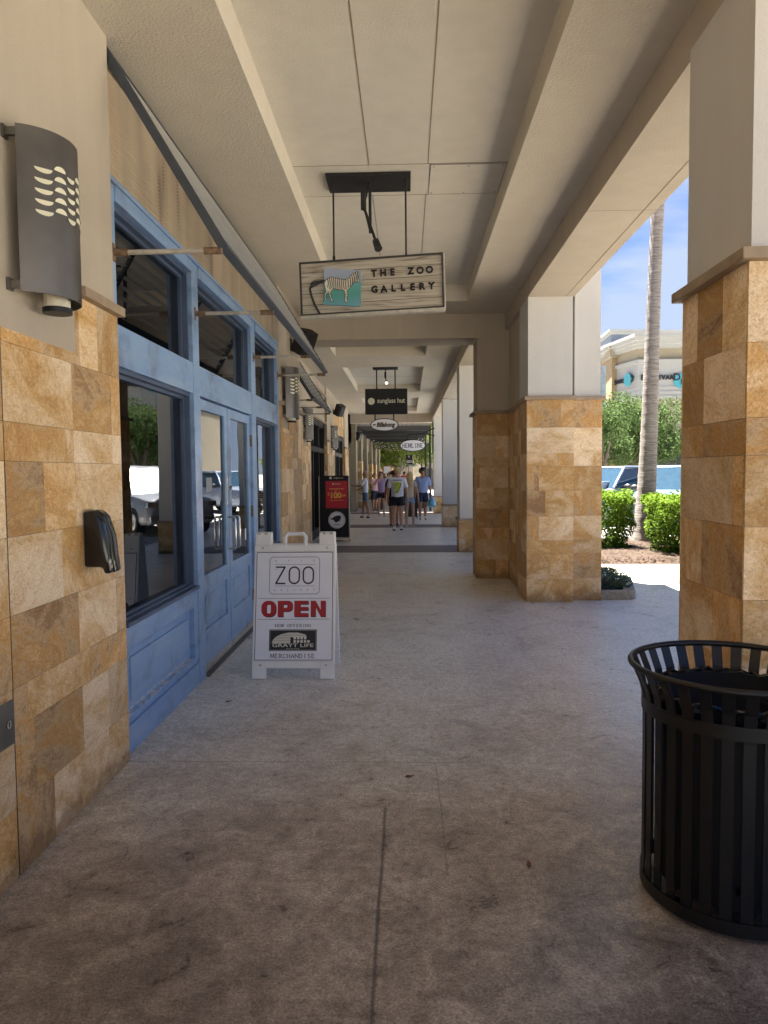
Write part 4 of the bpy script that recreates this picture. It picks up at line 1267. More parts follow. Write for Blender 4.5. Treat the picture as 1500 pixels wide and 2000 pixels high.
# sunglasses sign
t = thing('hanging_sign', 'square black hanging sign with a pale dot and thin cream lettering', 'sign', (-.49, 18.25, 3.1), 'signs hanging over the walkway')
sl_, sp0, dn = rod_sign_mount(t, (-.82, -.20, 18.15, 18.4, ZR - .05, ZR), (-.73, -.27), ZR - .03, 3.70, 18.27, rod=.016, lamp=((-.50, 18.27, ZR), (-.51, 18.2, 4.02), (-.48, 17.95, 3.86)))
MB().cyl(sp0, sp0 + dn * .006, .028, n=10).build('lamp_lens', 'lamp', sl_)
MB().box(-1.02, .034, 18.2, 18.32, 3.10, 3.73).build('board', 'blackmatte', t, bevel=.01)
b = MB().cyl((-.865, 18.198, 3.42), (-.865, 18.19, 3.42), .085, n=28)
add_text(b, 'sunglass hut', (-.375, 18.195, 3.43), (1, 0, 0), (0, 0, 1), .165, bold=.002, xscale=.86)
b.build('lettering', 'cream', t)
# oval signs
def oval(mb, cx, y0, y1, cz, a, c_, n=40):
    mb.prism([(cx + a * math.cos(2 * PI * k / n), cz + c_ * math.sin(2 * PI * k / n)) for k in range(n)], y0, y1, axis='Y')
t = thing('hanging_sign', 'white oval hanging sign with black script below the square black sign', 'sign', (-.72, 24.6, 3.0), 'signs hanging over the walkway')
rod_sign_mount(t, (-1.1, -.4, 24.55, 24.8, ZR - .05, ZR), (-1.05, -.42), ZR - .03, 3.35, 24.66, rod=.022)
b = MB(); oval(b, -.735, 24.6, 24.72, 3.255, .475, .218); b.build('rim', 'blackmatte', t)
b = MB(); oval(b, -.735, 24.59, 24.60, 3.255, .445, .19); b.build('board', 'panelw', t)
b = MB(); add_text(b, 'Billabong', (-.70, 24.585, 3.25), (1, 0, 0), (0, 0, 1), .20, bold=.008, xscale=.84, shear=.25); b.box(-1.13, -1.03, 24.583, 24.588, 3.235, 3.275); b.build('lettering', 'ink', t)
t = thing('bracket_sign', 'white oval sign with serif capitals hung from a curved black bracket', 'sign', (1.0, 28.6, 2.4), 'signs hanging over the walkway')
b = MB(); oval(b, .245, 28.5, 28.6, 2.69, .50, .235); b.build('rim', 'blackmatte', t)
b = MB(); oval(b, .245, 28.49, 28.50, 2.69, .47, .208); b.build('board', 'panelw', t)
b = MB(); serif_text(b, 'HEMLINE', (.245, 28.487, 2.69), (1, 0, 0), (0, 0, 1), .155, .088, .032, .020); b.build('lettering', 'ink', t)
b = MB()
b.tube([(-.25 + 1.35 * k / 12, 28.55, 3.02 + .13 * math.sin(PI * k / 12 * .9)) for k in range(13)], .025, n=8)
b.tube([(1.1, 28.55, 3.35), (.85, 28.55, 3.26), (.6, 28.55, 3.14), (.35, 28.55, 3.12)], .025, n=8)
for x in (.05, .42): b.cyl((x, 28.55, 2.88), (x, 28.55, 3.12), .015)
b.box(1.02, 1.06, 28.45, 28.9, 2.4, 3.6)
b.build('bracket', 'blackmatte', t)
t = thing('hanging_sign', 'small black square sign hanging behind the white oval bracket sign', 'sign', (.1, 34, 2.0), 'signs hanging over the walkway')
MB().box(-.04, .27, 34, 34.05, 2.03, 2.46).build('board', 'blackmatte', t)
b = MB(); add_text(b, 'Y', (.115, 33.99, 2.36), (1, 0, 0), (0, 0, 1), .16); add_text(b, 'GO', (.115, 33.99, 2.14), (1, 0, 0), (0, 0, 1), .16, bold=.004); b.build('lettering', 'cream', t)
b = MB().cyl((.0, 34.02, 2.46), (.0, 34.02, 2.93), .01).cyl((.22, 34.02, 2.46), (.22, 34.02, 2.93), .01); b.build('rod', 'blackmatte', t)

# ------------------------------------------------------------ folding sandwich board
t = thing('sandwich_board', 'white plastic folding sidewalk sign with red OPEN lettering in front of the doors', 'sign', (-.92, 5.95, 0))
def lean(y_bot, y_top, ztop, x0=-.9225, tilt=0):
    d = Vector((0, y_top - y_bot, ztop)).normalized()
    u = Vector((1, 0, 0)); n_ = u.cross(d)
    return Matrix(((u.x, d.x, n_.x, x0), (u.y, d.y, n_.y, y_bot), (u.z, d.z, n_.z, 0), (0, 0, 0, 1)))
# local: x right, y up the panel, z towards viewer
LF = lean(5.735, 5.985, 1.165)
Lh = 1.19
def plas(mb):
    w2 = .335
    mb.box(-w2, w2, .14, 1.03, -.018, .018)
    mb.box(-w2, -.22, 0, .14, -.022, .022); mb.box(.22, w2, 0, .14, -.022, .022); mb.box(-.22, .22, .085, .14, -.02, .02)
    mb.box(-w2, w2, 1.03, 1.085, -.022, .022)
    mb.box(-w2 + .005, -w2 + .135, 1.085, 1.185, -.024, .024); mb.box(w2 - .135, w2 - .005, 1.085, 1.185, -.024, .024)
b = MB(LF @ Matrix.Scale(.995, 4)); plas(b)
fp = b.build('front_panel', 'white', t, bevel=.006)
b = MB(LF); b.tube([(-.085, 1.07, 0), (-.085, 1.15, 0), (-.065, 1.175, 0), (.065, 1.175, 0), (.085, 1.15, 0), (.085, 1.07, 0)], .017, n=8)
b.build('handle', 'white', t, smooth=True)
b = MB(LF)
for x in (-.265, .265): b.cyl((x, 1.055, .02), (x, 1.055, .026), .009, n=10); b.cyl((x, .11, .02), (x, .11, .026), .009, n=10)
for x in (-.30, -.24, .24, .30): b.box(x - .012, x + .012, 1.165, 1.187, .022, .03)
b.build_each('rivet', 'rod', t)
d2 = lean(6.225, 6.015, 1.155)
b = MB(d2 @ Matrix.Scale(.995, 4)); plas(b); b.build('back_panel', 'white', t, bevel=.006)
b = MB(LF); b.box(-.315, .315, .148, 1.022, .018, .0195); b.build('poster_edge', 'ink', t)
b = MB(LF); b.box(-.310, .310, .153, 1.017, .0195, .0205); face_ = b.build('poster', 'panelw', t)
# printing: local coordinates measured on the photograph: x -0.31..0.31, y 0.153..1.017
Rot3 = LF.to_3x3(); U3 = Rot3 @ Vector((1, 0, 0)); V3 = Rot3 @ Vector((0, 1, 0))
def S(x, y, z=.0208): return LF @ Vector((x, y, z))
sx = lambda X: (X - (610 - (0))) / 925 * .62        # at mid height
def sy(Y): return 1.017 - (Y - 350) / (1785 - 350) * .864
b = MB()
# rounded frame of the logo
def rrect(x0, x1, y0, y1, r, n=5):
    pts = []
    for (cx_, cy__, a0) in ((x1 - r, y1 - r, 0), (x0 + r, y1 - r, 90), (x0 + r, y0 + r, 180), (x1 - r, y0 + r, 270)):
        for k in range(n + 1):
            a = R(a0 + 90 * k / n); pts.append((cx_ + r * math.cos(a), cy__ + r * math.sin(a)))
    return pts
O3 = S(0, 0)
ribbon(b, rrect(-.205, .205, sy(912), sy(410), .03), .0035, O3, U3, V3, 1, closed=True, dep=.0004)
for yy in (sy(512), sy(803)): ribbon(b, [(-.165, yy), (.165, yy)], .0022, O3, U3, V3, 1, dep=.0004)
for yy in (sy(970), sy(1250)): ribbon(b, [(-.295, yy), (.29, yy)], .0028, O3, U3, V3, 1, dep=.0004)
zz0, zz1 = sy(770), sy(548)
ribbon(b, [(-.155, zz1), (-.075, zz1)], .012, O3, U3, V3, 1, dep=.0006); ribbon(b, [(-.080, zz1), (-.153, zz0)], .013, O3, U3, V3, 1, dep=.0004); ribbon(b, [(-.157, zz0), (-.075, zz0)], .012, O3, U3, V3, 1, dep=.0006)
for cx_ in (-.002, .113): ribbon(b, rrect(cx_ - .041, cx_ + .041, zz0, zz1, .040), .0125, O3, U3, V3, 1, closed=True, dep=.0005)
serif_text(b, 'NOW OFFERING', S(-.005, sy(1335)), U3, V3, .022, .0185, .0062, .0032)
serif_text(b, 'MERCHANDISE', S(-.005, sy(1735)), U3, V3, .029, .0245, .0085, .0044)
b.build('black_printing', 'ink', fp)
b = MB()
for i, ch in enumerate('GALLERY'): add_text(b, ch, S(-.160 + i * .0535, sy(858)), U3, V3, .024, depth=.0006)
for i, ch in enumerate('9979'): add_text(b, ch, S(-.155 + i * .104, sy(462)), U3, V3, .024, depth=.0006)
add_text(b, 'THE', S(-.148, sy(580)), U3, V3, .013, depth=.0006, spacing=1.5)
b.build('grey_printing', 'greyink', fp)
b = MB()
def block(mb, s, x0, x1, y0, y1, dx=0, dy=0, z=.0212, off=.012):
    n = len(s); wch = (x1 - x0) / n
    for i, ch in enumerate(s):
        X0 = x0 + wch * i + wch * .04 + dx; X1 = x0 + wch * (i + 1) - wch * .06 + dx; Y0 = y0 + dy; Y1 = y1 + dy; st = (X1 - X0) * .36
        q = lambda a, b_: (X0 + (X1 - X0) * a, Y0 + (Y1 - Y0) * b_)
        def quad(*pp): mb.face([LF @ Vector((p[0], p[1], z)) for p in pp])
        if ch == 'O':
            o = rrect(X0, X1, Y0, Y1, (X1 - X0) * .42, 6); i_ = rrect(X0 + st, X1 - st, Y0 + (Y1 - Y0) * .2, Y1 - (Y1 - Y0) * .2, (X1 - X0) * .12, 6)
            for k in range(len(o)): quad(o[k], o[(k + 1) % len(o)], i_[(k + 1) % len(o)], i_[k])
        if ch == 'P':
            quad(q(0, 0), q(.38, 0), q(.38, 1), q(0, 1)); o = [q(.38, 1), q(.75, 1), q(.93, .93), q(1, .8), q(1, .54), q(.93, .4), q(.75, .33), q(.38, .33)]; i_ = [q(.38, .78), q(.58, .78), q(.62, .77), q(.64, .74), q(.64, .6), q(.62, .57), q(.58, .55), q(.38, .55)]
            for k in range(7): quad(o[k], o[k + 1], i_[k + 1], i_[k])
        if ch == 'E':
            quad(q(0, 0), q(.42, 0), q(.42, 1), q(0, 1))
            for a, c_ in ((0, .22), (.40, .61), (.79, 1)): quad(q(.42, a), q(.95, a), q(.95, c_), q(.42, c_))
        if ch == 'N':
            quad(q(0, 0), q(.33, 0), q(.33, 1), q(0, 1)); quad(q(.67, 0), q(1, 0), q(1, 1), q(.67, 1)); quad(q(.33, 1), q(.33, .60), q(.67, 0), q(.67, .42))
block(b, 'OPEN', -.272, .265, sy(1215), sy(1003), dx=.004, dy=-.006, z=.0210)
b.build('red_letter_shadow', 'ink', fp, fix=False)
b = MB(); block(b, 'OPEN', -.272, .265, sy(1215), sy(1003), z=.0216); b.build('red_letters', 'red', fp, fix=False)
b = MB(LF); b.box(-.198, .188, sy(1670), sy(1385), .0205, .0212); b.build('logo_plate', 'ink', fp)
b = MB()
O4 = S(0, 0, .0214)
ribbon(b, [(-.190, sy(1660)), (.180, sy(1660)), (.180, sy(1395)), (-.190, sy(1395))], .003, O4, U3, V3, 1, closed=True, dep=.0003)
cxl, cyl_, rx_, ry_ = -.005, sy(1570), .17, .088
nb = 7
for k in range(nb):
    h0 = k / nb; h1 = (k + .80) / nb
    wa = rx_ * math.sqrt(1 - h0 ** 2); wb = rx_ * math.sqrt(max(0, 1 - h1 ** 2))
    xr = -.02 + (.0 if k < 4 else .13)
    xs_ = (min(wa, xr), min(wb, xr))
    b.face([LF @ Vector(p) for p in ((cxl - wa, cyl_ + ry_ * h0, .0216), (cxl + xs_[0], cyl_ + ry_ * h0, .0216), (cxl + xs_[1], cyl_ + ry_ * h1, .0216), (cxl - wb, cyl_ + ry_ * h1, .0216))])
for k in range(5):
    for j in range(2):
        x = .0 + k * .028; y = cyl_ + .006 + j * .026
        if x > .10 and j: continue
        b.face([LF @ Vector(p) for p in ((x, y, .0216), (x + .02, y, .0216), (x + .02, y + .019, .0216), (x, y + .019, .0216))])
add_text(b, 'GRAYT LIFE', S(-.005, sy(1598), .0216), U3, V3, .040, bold=.0004, depth=.0005, xscale=1.62)
add_text(b, 'Always Beach Ready', S(-.005, sy(1640), .0216), U3, V3, .010, depth=.0005, xscale=1.3)
b.build('logo_print', 'cream', fp)

# ------------------------------------------------------------ standing sunglasses poster
t = thing('poster_stand', 'tall black standing poster with red $100 panel and round white emblem', 'poster stand', (-1.73, 17.5, 0))
px0, px1 = -2.10, -1.40
MB().box(px0, px1, 17.48, 17.53, .10, 1.585).build('board', 'blackmatte', t)
MB().box(px1, px1 + .022, 17.47, 17.54, .03, 1.57).box(px0 - .022, px0, 17.47, 17.54, .03, 1.57).build_each('side_rail', 'chrome', t)
b = MB().box(px0 - .02, px1 + .03, 17.25, 17.75, .0, .02).box(px0, px1, 17.46, 17.55, .06, .10); b.build('base', 'chrome', t, bevel=.005)
MB().box(-1.955, -1.425, 17.474, 17.48, .80, 1.455).build('red_panel', 'redp', t)
b = MB(); add_text(b, '100', (-1.715, 17.47, 1.105), (1, 0, 0), (0, 0, 1), .19, bold=.007); add_text(b, '$', (-1.885, 17.47, 1.14), (1, 0, 0), (0, 0, 1), .09); add_text(b, 'OFF', (-1.52, 17.47, 1.10), (1, 0, 0), (0, 0, 1), .065, bold=.002)
rr = random.Random(5)
def dashes(mb, x0, x1, z, h):
    x = x0
    while x < x1:
        w_ = rr.uniform(.012, .05); mb.box(x, min(x + w_, x1), 17.471, 17.473, z, z + h); x += w_ + .012
dashes(b, -1.86, -1.51, .985, .012); dashes(b, -1.86, -1.52, 1.255, .022); dashes(b, -1.73, -1.66, 1.205, .018)
b.build('yellow_printing', 'yel', t)
b = MB().cyl((-1.775, 17.472, 1.385), (-1.775, 17.478, 1.385), .02, n=14); b.box(-1.745, -1.59, 17.472, 17.476, 1.378, 1.390)
b.cyl((-1.83, 17.478, 1.53), (-1.83, 17.472, 1.53), .032, n=16); add_text(b, 'sunglass hut', (-1.645, 17.475, 1.53), (1, 0, 0), (0, 0, 1), .055, xscale=.9)
b.build('white_printing', 'cream', t)
b = MB().cyl((-1.69, 17.478, .515), (-1.69, 17.472, .515), .205, n=36); b.build('emblem_disc', 'panelw', t)
b = MB(); pts = [(-1.86, .545), (-1.80, .56), (-1.75, .60), (-1.66, .625), (-1.60, .62), (-1.585, .58), (-1.60, .55), (-1.62, .49), (-1.66, .48), (-1.70, .455), (-1.74, .47), (-1.77, .52), (-1.81, .525)]
b.prism([(x, z) for x, z in pts], 17.466, 17.471, axis='Y'); b.box(-1.76, -1.62, 17.466, 17.471, .395, .408); b.build('emblem', 'ink', t)
b = MB(); b.tube([(-1.69 + .185 * math.cos(2 * PI * k / 30), 17.47, .515 + .185 * math.sin(2 * PI * k / 30)) for k in range(30)], .004, n=5, closed=True); b.build('emblem_ring', 'greyink', t)

# ------------------------------------------------------------ litter bin
t = thing('litter_bin', 'black slatted steel litter bin with flared rim beside the nearest column', 'bin', (1.25, 2.80, 0))
cx_, cy2 = 1.248, 2.80
rb, rt_ = .318, .372
b = MB()
b.tube([(cx_ + rt_ * math.cos(2 * PI * k / 64), cy2 + rt_ * math.sin(2 * PI * k / 64), .897) for k in range(64)], .0125, n=10, closed=True)
b.build('rim', 'black', t, smooth=True)
ns = 30
for k in range(ns):
    a = 2 * PI * (k + .35) / ns
    b = MB()
    er = Vector((math.cos(a), math.sin(a), 0)); et = Vector((-math.sin(a), math.cos(a), 0)); c0 = Vector((cx_, cy2, 0))
    prof = [(rb, .05), (rb, .30), (rb, .55), (rb + .001, .70), (rb + .004, .76), (rb + .014, .81), (rb + .033, .855), (rt_ - .004, .895)]
    hwid = .0205
    vs = []
    for (r_, z) in prof:
        for (dr, s_) in ((0, -1), (0, 1), (.006, 1), (.006, -1)):
            vs.append(c0 + er * (r_ + dr) + et * (s_ * hwid) + Vector((0, 0, z)))
    fs = []
    for i in range(len(prof) - 1):
        for j in range(4): fs.append((i * 4 + j, i * 4 + (j + 1) % 4, (i + 1) * 4 + (j + 1) % 4, (i + 1) * 4 + j))
    fs += [(3, 2, 1, 0), tuple(len(vs) - 4 + j for j in range(4))]
    b.mesh(vs, fs); b.build('slat', 'black', t)
b = MB()
for z0_, z1_ in ((.715, .765), (.02, .07)):
    b.lathe([(rb + .007, z0_), (rb + .013, z0_), (rb + .013, z1_), (rb + .007, z1_), (rb + .007, z0_)], 64, cx_, cy2)
b.build_each('band', 'black', t, smooth=True)
b = MB(); b.lathe([(0, .07), (.262, .07), (.272, .78), (.285, .79), (.285, .80), (.266, .80), (.255, .10), (0, .10)], 48, cx_, cy2); b.build('liner', 'blackmatte', t, smooth=True)
b = MB()
for k in range(4):
    a = 2 * PI * k / 4 + .4
    b.cyl((cx_ + (rb - .05) * math.cos(a), cy2 + (rb - .05) * math.sin(a), 0), (cx_ + (rb - .05) * math.cos(a), cy2 + (rb - .05) * math.sin(a), .03), .025, n=10)
for z in (.16,):
    for k in range(4):
        a = 2 * PI * k / 4 + PI * .9
        b.cyl((cx_ + .26 * math.cos(a), cy2 + .26 * math.sin(a), z), (cx_ + (rb + .004) * math.cos(a), cy2 + (rb + .004) * math.sin(a), z), .008, n=6)
b.build_each('foot', 'black', t)
#APPEND_HERE
b = MB(); rr = random.Random(6)
for i in range(64):
    pass
bag = [(cx_ + (.283 + .012 * math.sin(k * 1.9) + rr.uniform(-.006, .006)) * math.cos(2 * PI * k / 72), cy2 + (.283 + .012 * math.sin(k * 1.9)) * math.sin(2 * PI * k / 72), .803 + .008 * math.sin(k * 2.7)) for k in range(72)]
b.tube(bag, .009, n=6, closed=True)
vs = [p for p in bag] + [(cx_ + (p[0] - cx_) * 1.012, cy2 + (p[1] - cy2) * 1.012, .735 + rr.uniform(-.02, .012)) for p in bag]
b.mesh(vs, [(k, (k + 1) % 72, 72 + (k + 1) % 72, 72 + k) for k in range(72)])
b.build('bin_bag', 'gloss', t, smooth=True, fix=False)

# ------------------------------------------------------------ vegetation helpers
def leaf(mb, p, s, rnd, up_bias=0.4, tint=None, cup=True):
    d = Vector((rnd.gauss(0, 1), rnd.gauss(0, 1), rnd.gauss(0, 1) + up_bias)).normalized()
    u = d.orthogonal().normalized(); u.rotate(Matrix.Rotation(rnd.uniform(0, 2 * PI), 3, d)); v = d.cross(u)
    L_ = s * rnd.uniform(.7, 1.3); W_ = L_ * .42
    c = (tint if tint is not None else rnd.random(),) * 3
    mb.face([p - u * L_ * .5, p + v * W_ * .5, p + u * L_ * .5, p - v * W_ * .5], c=c)
def foliage(mb, blobs, n, size, seed, shell=.55, tint=None):
    rnd = random.Random(seed)
    vol = [b[1][0] * b[1][1] * b[1][2] for b in blobs]; tot = sum(vol)
    for (ctr, rad), vv_ in zip(blobs, vol):
        k = int(n * vv_ / tot)
        for _ in range(k):
            d = Vector((rnd.gauss(0, 1), rnd.gauss(0, 1), rnd.gauss(0, 1))).normalized()
            r_ = rnd.uniform(shell, 1.0) ** .5
            r_ *= 1 + .28 * noise.noise(d * 2.3 + Vector(ctr))
            p = Vector((ctr[0] + d.x * rad[0] * r_, ctr[1] + d.y * rad[1] * r_, ctr[2] + d.z * rad[2] * r_))
            t_ = min(1, max(0, rnd.gauss(.5, .28))) if tint is None else min(1, max(0, rnd.gauss(tint, .2)))
            leaf(mb, p, size, rnd, .5, t_)
def tree(name, label, x, y, h, trunk_h, r, nblob, n, size, seed, mat='oak', group=None, bmat='bark', tr=.16, squash=.7, cat='tree'):
    rnd = random.Random(seed)
    t = thing(name, label, cat, (x, y, 0), group)
    b = MB()
    pts = [(x, y, 0), (x + .05, y, trunk_h * .5), (x - .02, y + .03, trunk_h)]
    b.tube(pts, [tr, tr * .8, tr * .7], n=9)
    blobs = []
    for k in range(nblob):
        a = rnd.uniform(0, 2 * PI); q = rnd.uniform(.15, .75) * r; zz = trunk_h + rnd.uniform(.25, .92) * (h - trunk_h)
        c_ = (x + math.cos(a) * q, y + math.sin(a) * q, zz)
        rb_ = rnd.uniform(.32, .5) * r
        blobs.append((c_, (rb_, rb_, rb_ * squash)))
        m_ = Vector((x, y, trunk_h)).lerp(Vector(c_), .5) + Vector((rnd.uniform(-.2, .2), rnd.uniform(-.2, .2), .1))
        b.tube([(x, y, trunk_h * .92), m_, c_], [tr * .5, tr * .28, tr * .1], n=6)
    b.build('trunk', bmat, t, smooth=True)
    f = MB(); foliage(f, blobs, n, size, seed + 1, shell=.15)
    f.build('crown', mat, t, fix=False)
    return t
def hedge_box(name, label, x0, x1, y0, y1, h, n, size, seed, mat='hedge', z0=.08, group=None, cat='hedge'):
    rnd = random.Random(seed)
    t = thing(name, label, cat, ((x0 + x1) / 2, (y0 + y1) / 2, z0), group)
    f = MB()
    cx_, cy__ = (x0 + x1) / 2, (y0 + y1) / 2
    for _ in range(n):
        # points near the skin of a rounded block
        p = Vector((rnd.uniform(-1, 1), rnd.uniform(-1, 1), rnd.uniform(-.15, 1)))
        ax = rnd.choice((0, 0, 1, 1, 2))
        if ax < 2: p[ax] = rnd.choice((-1, 1)) * rnd.uniform(.55, 1)
        else: p.z = rnd.uniform(.82, 1)
        k = 1 - .10 * max(0, abs(p.x) + abs(p.y) + p.z - 2.2)
        nn_ = 1 + .13 * noise.noise(Vector((p.x * 2.2 + seed, p.y * 2.2, p.z * 2.6)))
        taper = .80 + .2 * min(1, (p.z + .15) / .5)
        q = Vector((cx_ + p.x * (x1 - x0) / 2 * k * nn_ * taper, cy__ + p.y * (y1 - y0) / 2 * k * nn_ * taper, z0 + max(.02, p.z) * h * k * nn_))
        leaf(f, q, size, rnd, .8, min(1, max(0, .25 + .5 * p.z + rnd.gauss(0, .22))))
    f.build('foliage', mat, t, fix=False)
    s_ = MB()
    for _ in range(10):
        a = rnd.uniform(x0 * .6 + x1 * .4, x1 * .6 + x0 * .4); c_ = rnd.uniform(y0 * .6 + y1 * .4, y1 * .6 + y0 * .4)
        s_.tube([(a, c_, z0 - .05), (a + rnd.uniform(-.2, .2), c_ + rnd.uniform(-.15, .15), z0 + h * .6)], [.018, .008], n=5)
    s_.build('stems', 'bark', t)
    return t

# ------------------------------------------------------------ planting bed with palm and hedges
mu = MB(); nx, ny = 36, 34
vs = []; fs = []
for j in range(ny + 1):
    for i in range(nx + 1):
        x = 2.9 + 6.3 * i / nx; front = 12.95 + .12 * math.sin(x * 1.3) - .10 * (x - 3.5); y = front + (17.6 - front) * j / ny
        e = min(1, min(i, nx - i) / 3, min(j, ny - j) / 3)
        vs.append((x, y, -.003 + e * (.09 + .05 * noise.noise(Vector((x * 1.5, y * 1.5, 0)))) + e * .012 * noise.noise(Vector((x * 9, y * 9, 3)))))
for j in range(ny):
    for i in range(nx): fs.append((j * (nx + 1) + i, j * (nx + 1) + i + 1, (j + 1) * (nx + 1) + i + 1, (j + 1) * (nx + 1) + i))
mu.mesh(vs, fs)
rr = random.Random(9)
for _ in range(9000):
    x = rr.uniform(3.1, 6.6); y = rr.uniform(12.9, 16.5); a = rr.uniform(0, PI); l_ = rr.uniform(.03, .08)
    z = .04 + rr.uniform(0, .09) * min(1, (y - 12.7) / .5)
    d = Vector((math.cos(a), math.sin(a), rr.uniform(-.3, .3))) * l_; s_ = Vector((-math.sin(a), math.cos(a), 0)) * .004
    p = Vector((x, y, z)); mu.face([p - d - s_, p + d - s_, p + d + s_, p - d + s_])
o = mu.build('mulch', 'mulch', fix=False)
tag(o, 'reddish pine mulch spread around the palm', kind='stuff')
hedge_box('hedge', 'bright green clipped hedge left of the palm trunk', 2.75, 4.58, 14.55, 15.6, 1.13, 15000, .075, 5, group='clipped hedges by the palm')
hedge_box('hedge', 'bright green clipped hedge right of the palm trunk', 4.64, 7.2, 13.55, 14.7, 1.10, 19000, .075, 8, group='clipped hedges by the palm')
hedge_box('shrub', 'purple and grey leaved shrub in front of the right hedge', 5.10, 5.75, 13.25, 13.75, .80, 1500, .09, 12, mat='croton', cat='shrub')
hedge_box('shrub', 'small lime green shrub low in front of the nearest column', 4.95, 5.5, 12.95, 13.4, .42, 500, .10, 13, mat='bright', cat='shrub')
pt = thing('palm_tree', 'tall grey ringed palm trunk between the two hedges', 'palm tree', (5.28, 16.2, 0))
b = MB(); n = 150; vs = []; fs = []; m_ = 26
def pr(z): return .132 + .13 * math.exp(-z / 1.6) + .02 * math.exp(-((z - 3) / 2) ** 2)
for i in range(n + 1):
    z = 11.5 * i / n; cxp = 5.25 + .028 * z - .05 * math.exp(-z / .8) + .008 * math.sin(z * .9); r_ = pr(z) * (1 + .018 * (i % 3 - 1))
    for k in range(m_):
        a = 2 * PI * k / m_; q = r_ * (1 + .03 * noise.noise(Vector((math.cos(a) * 2, math.sin(a) * 2, z * 4))))
        vs.append((cxp + math.cos(a) * q, 16.2 + math.sin(a) * q, z))
for i in range(n):
    for k in range(m_): fs.append((i * m_ + k, i * m_ + (k + 1) % m_, (i + 1) * m_ + (k + 1) % m_, (i + 1) * m_ + k))
b.mesh(vs, fs); b.build('trunk', 'palm', pt, smooth=True)
b = MB(); rr = random.Random(4)
for k in range(34):
    a = 2 * PI * k / 34 + rr.uniform(-.1, .1); el = rr.uniform(-.5, 1.1); L_ = rr.uniform(2.0, 2.6)
    prev = Vector((5.57, 16.2, 11.4)); dirv = Vector((math.cos(a) * math.cos(el), math.sin(a) * math.cos(el), math.sin(el)))
    for s_ in range(9):
        nx_ = prev + dirv * L_ / 9
        side = dirv.cross(Vector((0, 0, 1))).normalized()
        for sg in (-1, 1):
            for q in range(2):
                p = prev.lerp(nx_, q * .5); w_ = .55 * math.sin(PI * (s_ + 1 + q * .5) / 10.5)
                b.face([p, p + dirv * .06, p + side * sg * w_ + dirv * .25 - Vector((0, 0, .12))], c=(rr.random(),) * 3)
        prev = nx_; dirv = (dirv + Vector((0, 0, -.12))).normalized()
b.build('crown', 'frond', pt, fix=False)
# concrete curb and low plant beside the second column
t = thing('concrete_curb', 'short rough concrete curb at the foot of the second column', 'curb', (2.7, 9.45, 0))
MB().prism([(2.46, 9.30), (2.86, 9.30), (2.93, 9.38), (3.25, 10.6), (3.1, 10.65), (2.80, 9.46), (2.46, 9.46)], 0, .105).build('curb', 'curb', t, bevel=.012)
MB().prism([(2.46, 9.47), (2.795, 9.47), (3.08, 10.6), (2.46, 10.6)], 0, .07).build('soil', 'mulch', t)
hedge_box('ground_plant', 'low grey green plant tumbling over the concrete curb', 2.42, 2.95, 9.55, 10.5, .20, 1500, .05, 21, mat='juniper', z0=.07, cat='plant')

tree('oak_tree', 'leafy live oak in the car park in front of the cinema, behind the palm', 12.4, 40, 4.95, 1.7, 3.3, 20, 30000, .17, 31, group='live oaks in the car park', tr=.22)
tree('oak_tree', 'leafy live oak nearer the left edge, its crown next to the second column', 8.7, 33, 4.2, 1.6, 2.1, 13, 16000, .14, 47, group='live oaks in the car park', tr=.16)
for i, (x, y) in enumerate(((22, 48), (30, 40), (26, 22), (31, 8), (28, -6))):
    tree('oak_tree', ('distant live oak seen beyond the nearest column', 'live oak far out to the right', 'live oak out to the right of the parking rows', 'live oak level with the walkway start', 'live oak behind the viewpoint')[i], x, y, 6.5, 2, 3.4, 10, 3500, .34, 60 + i, group='live oaks in the car park', tr=.2)

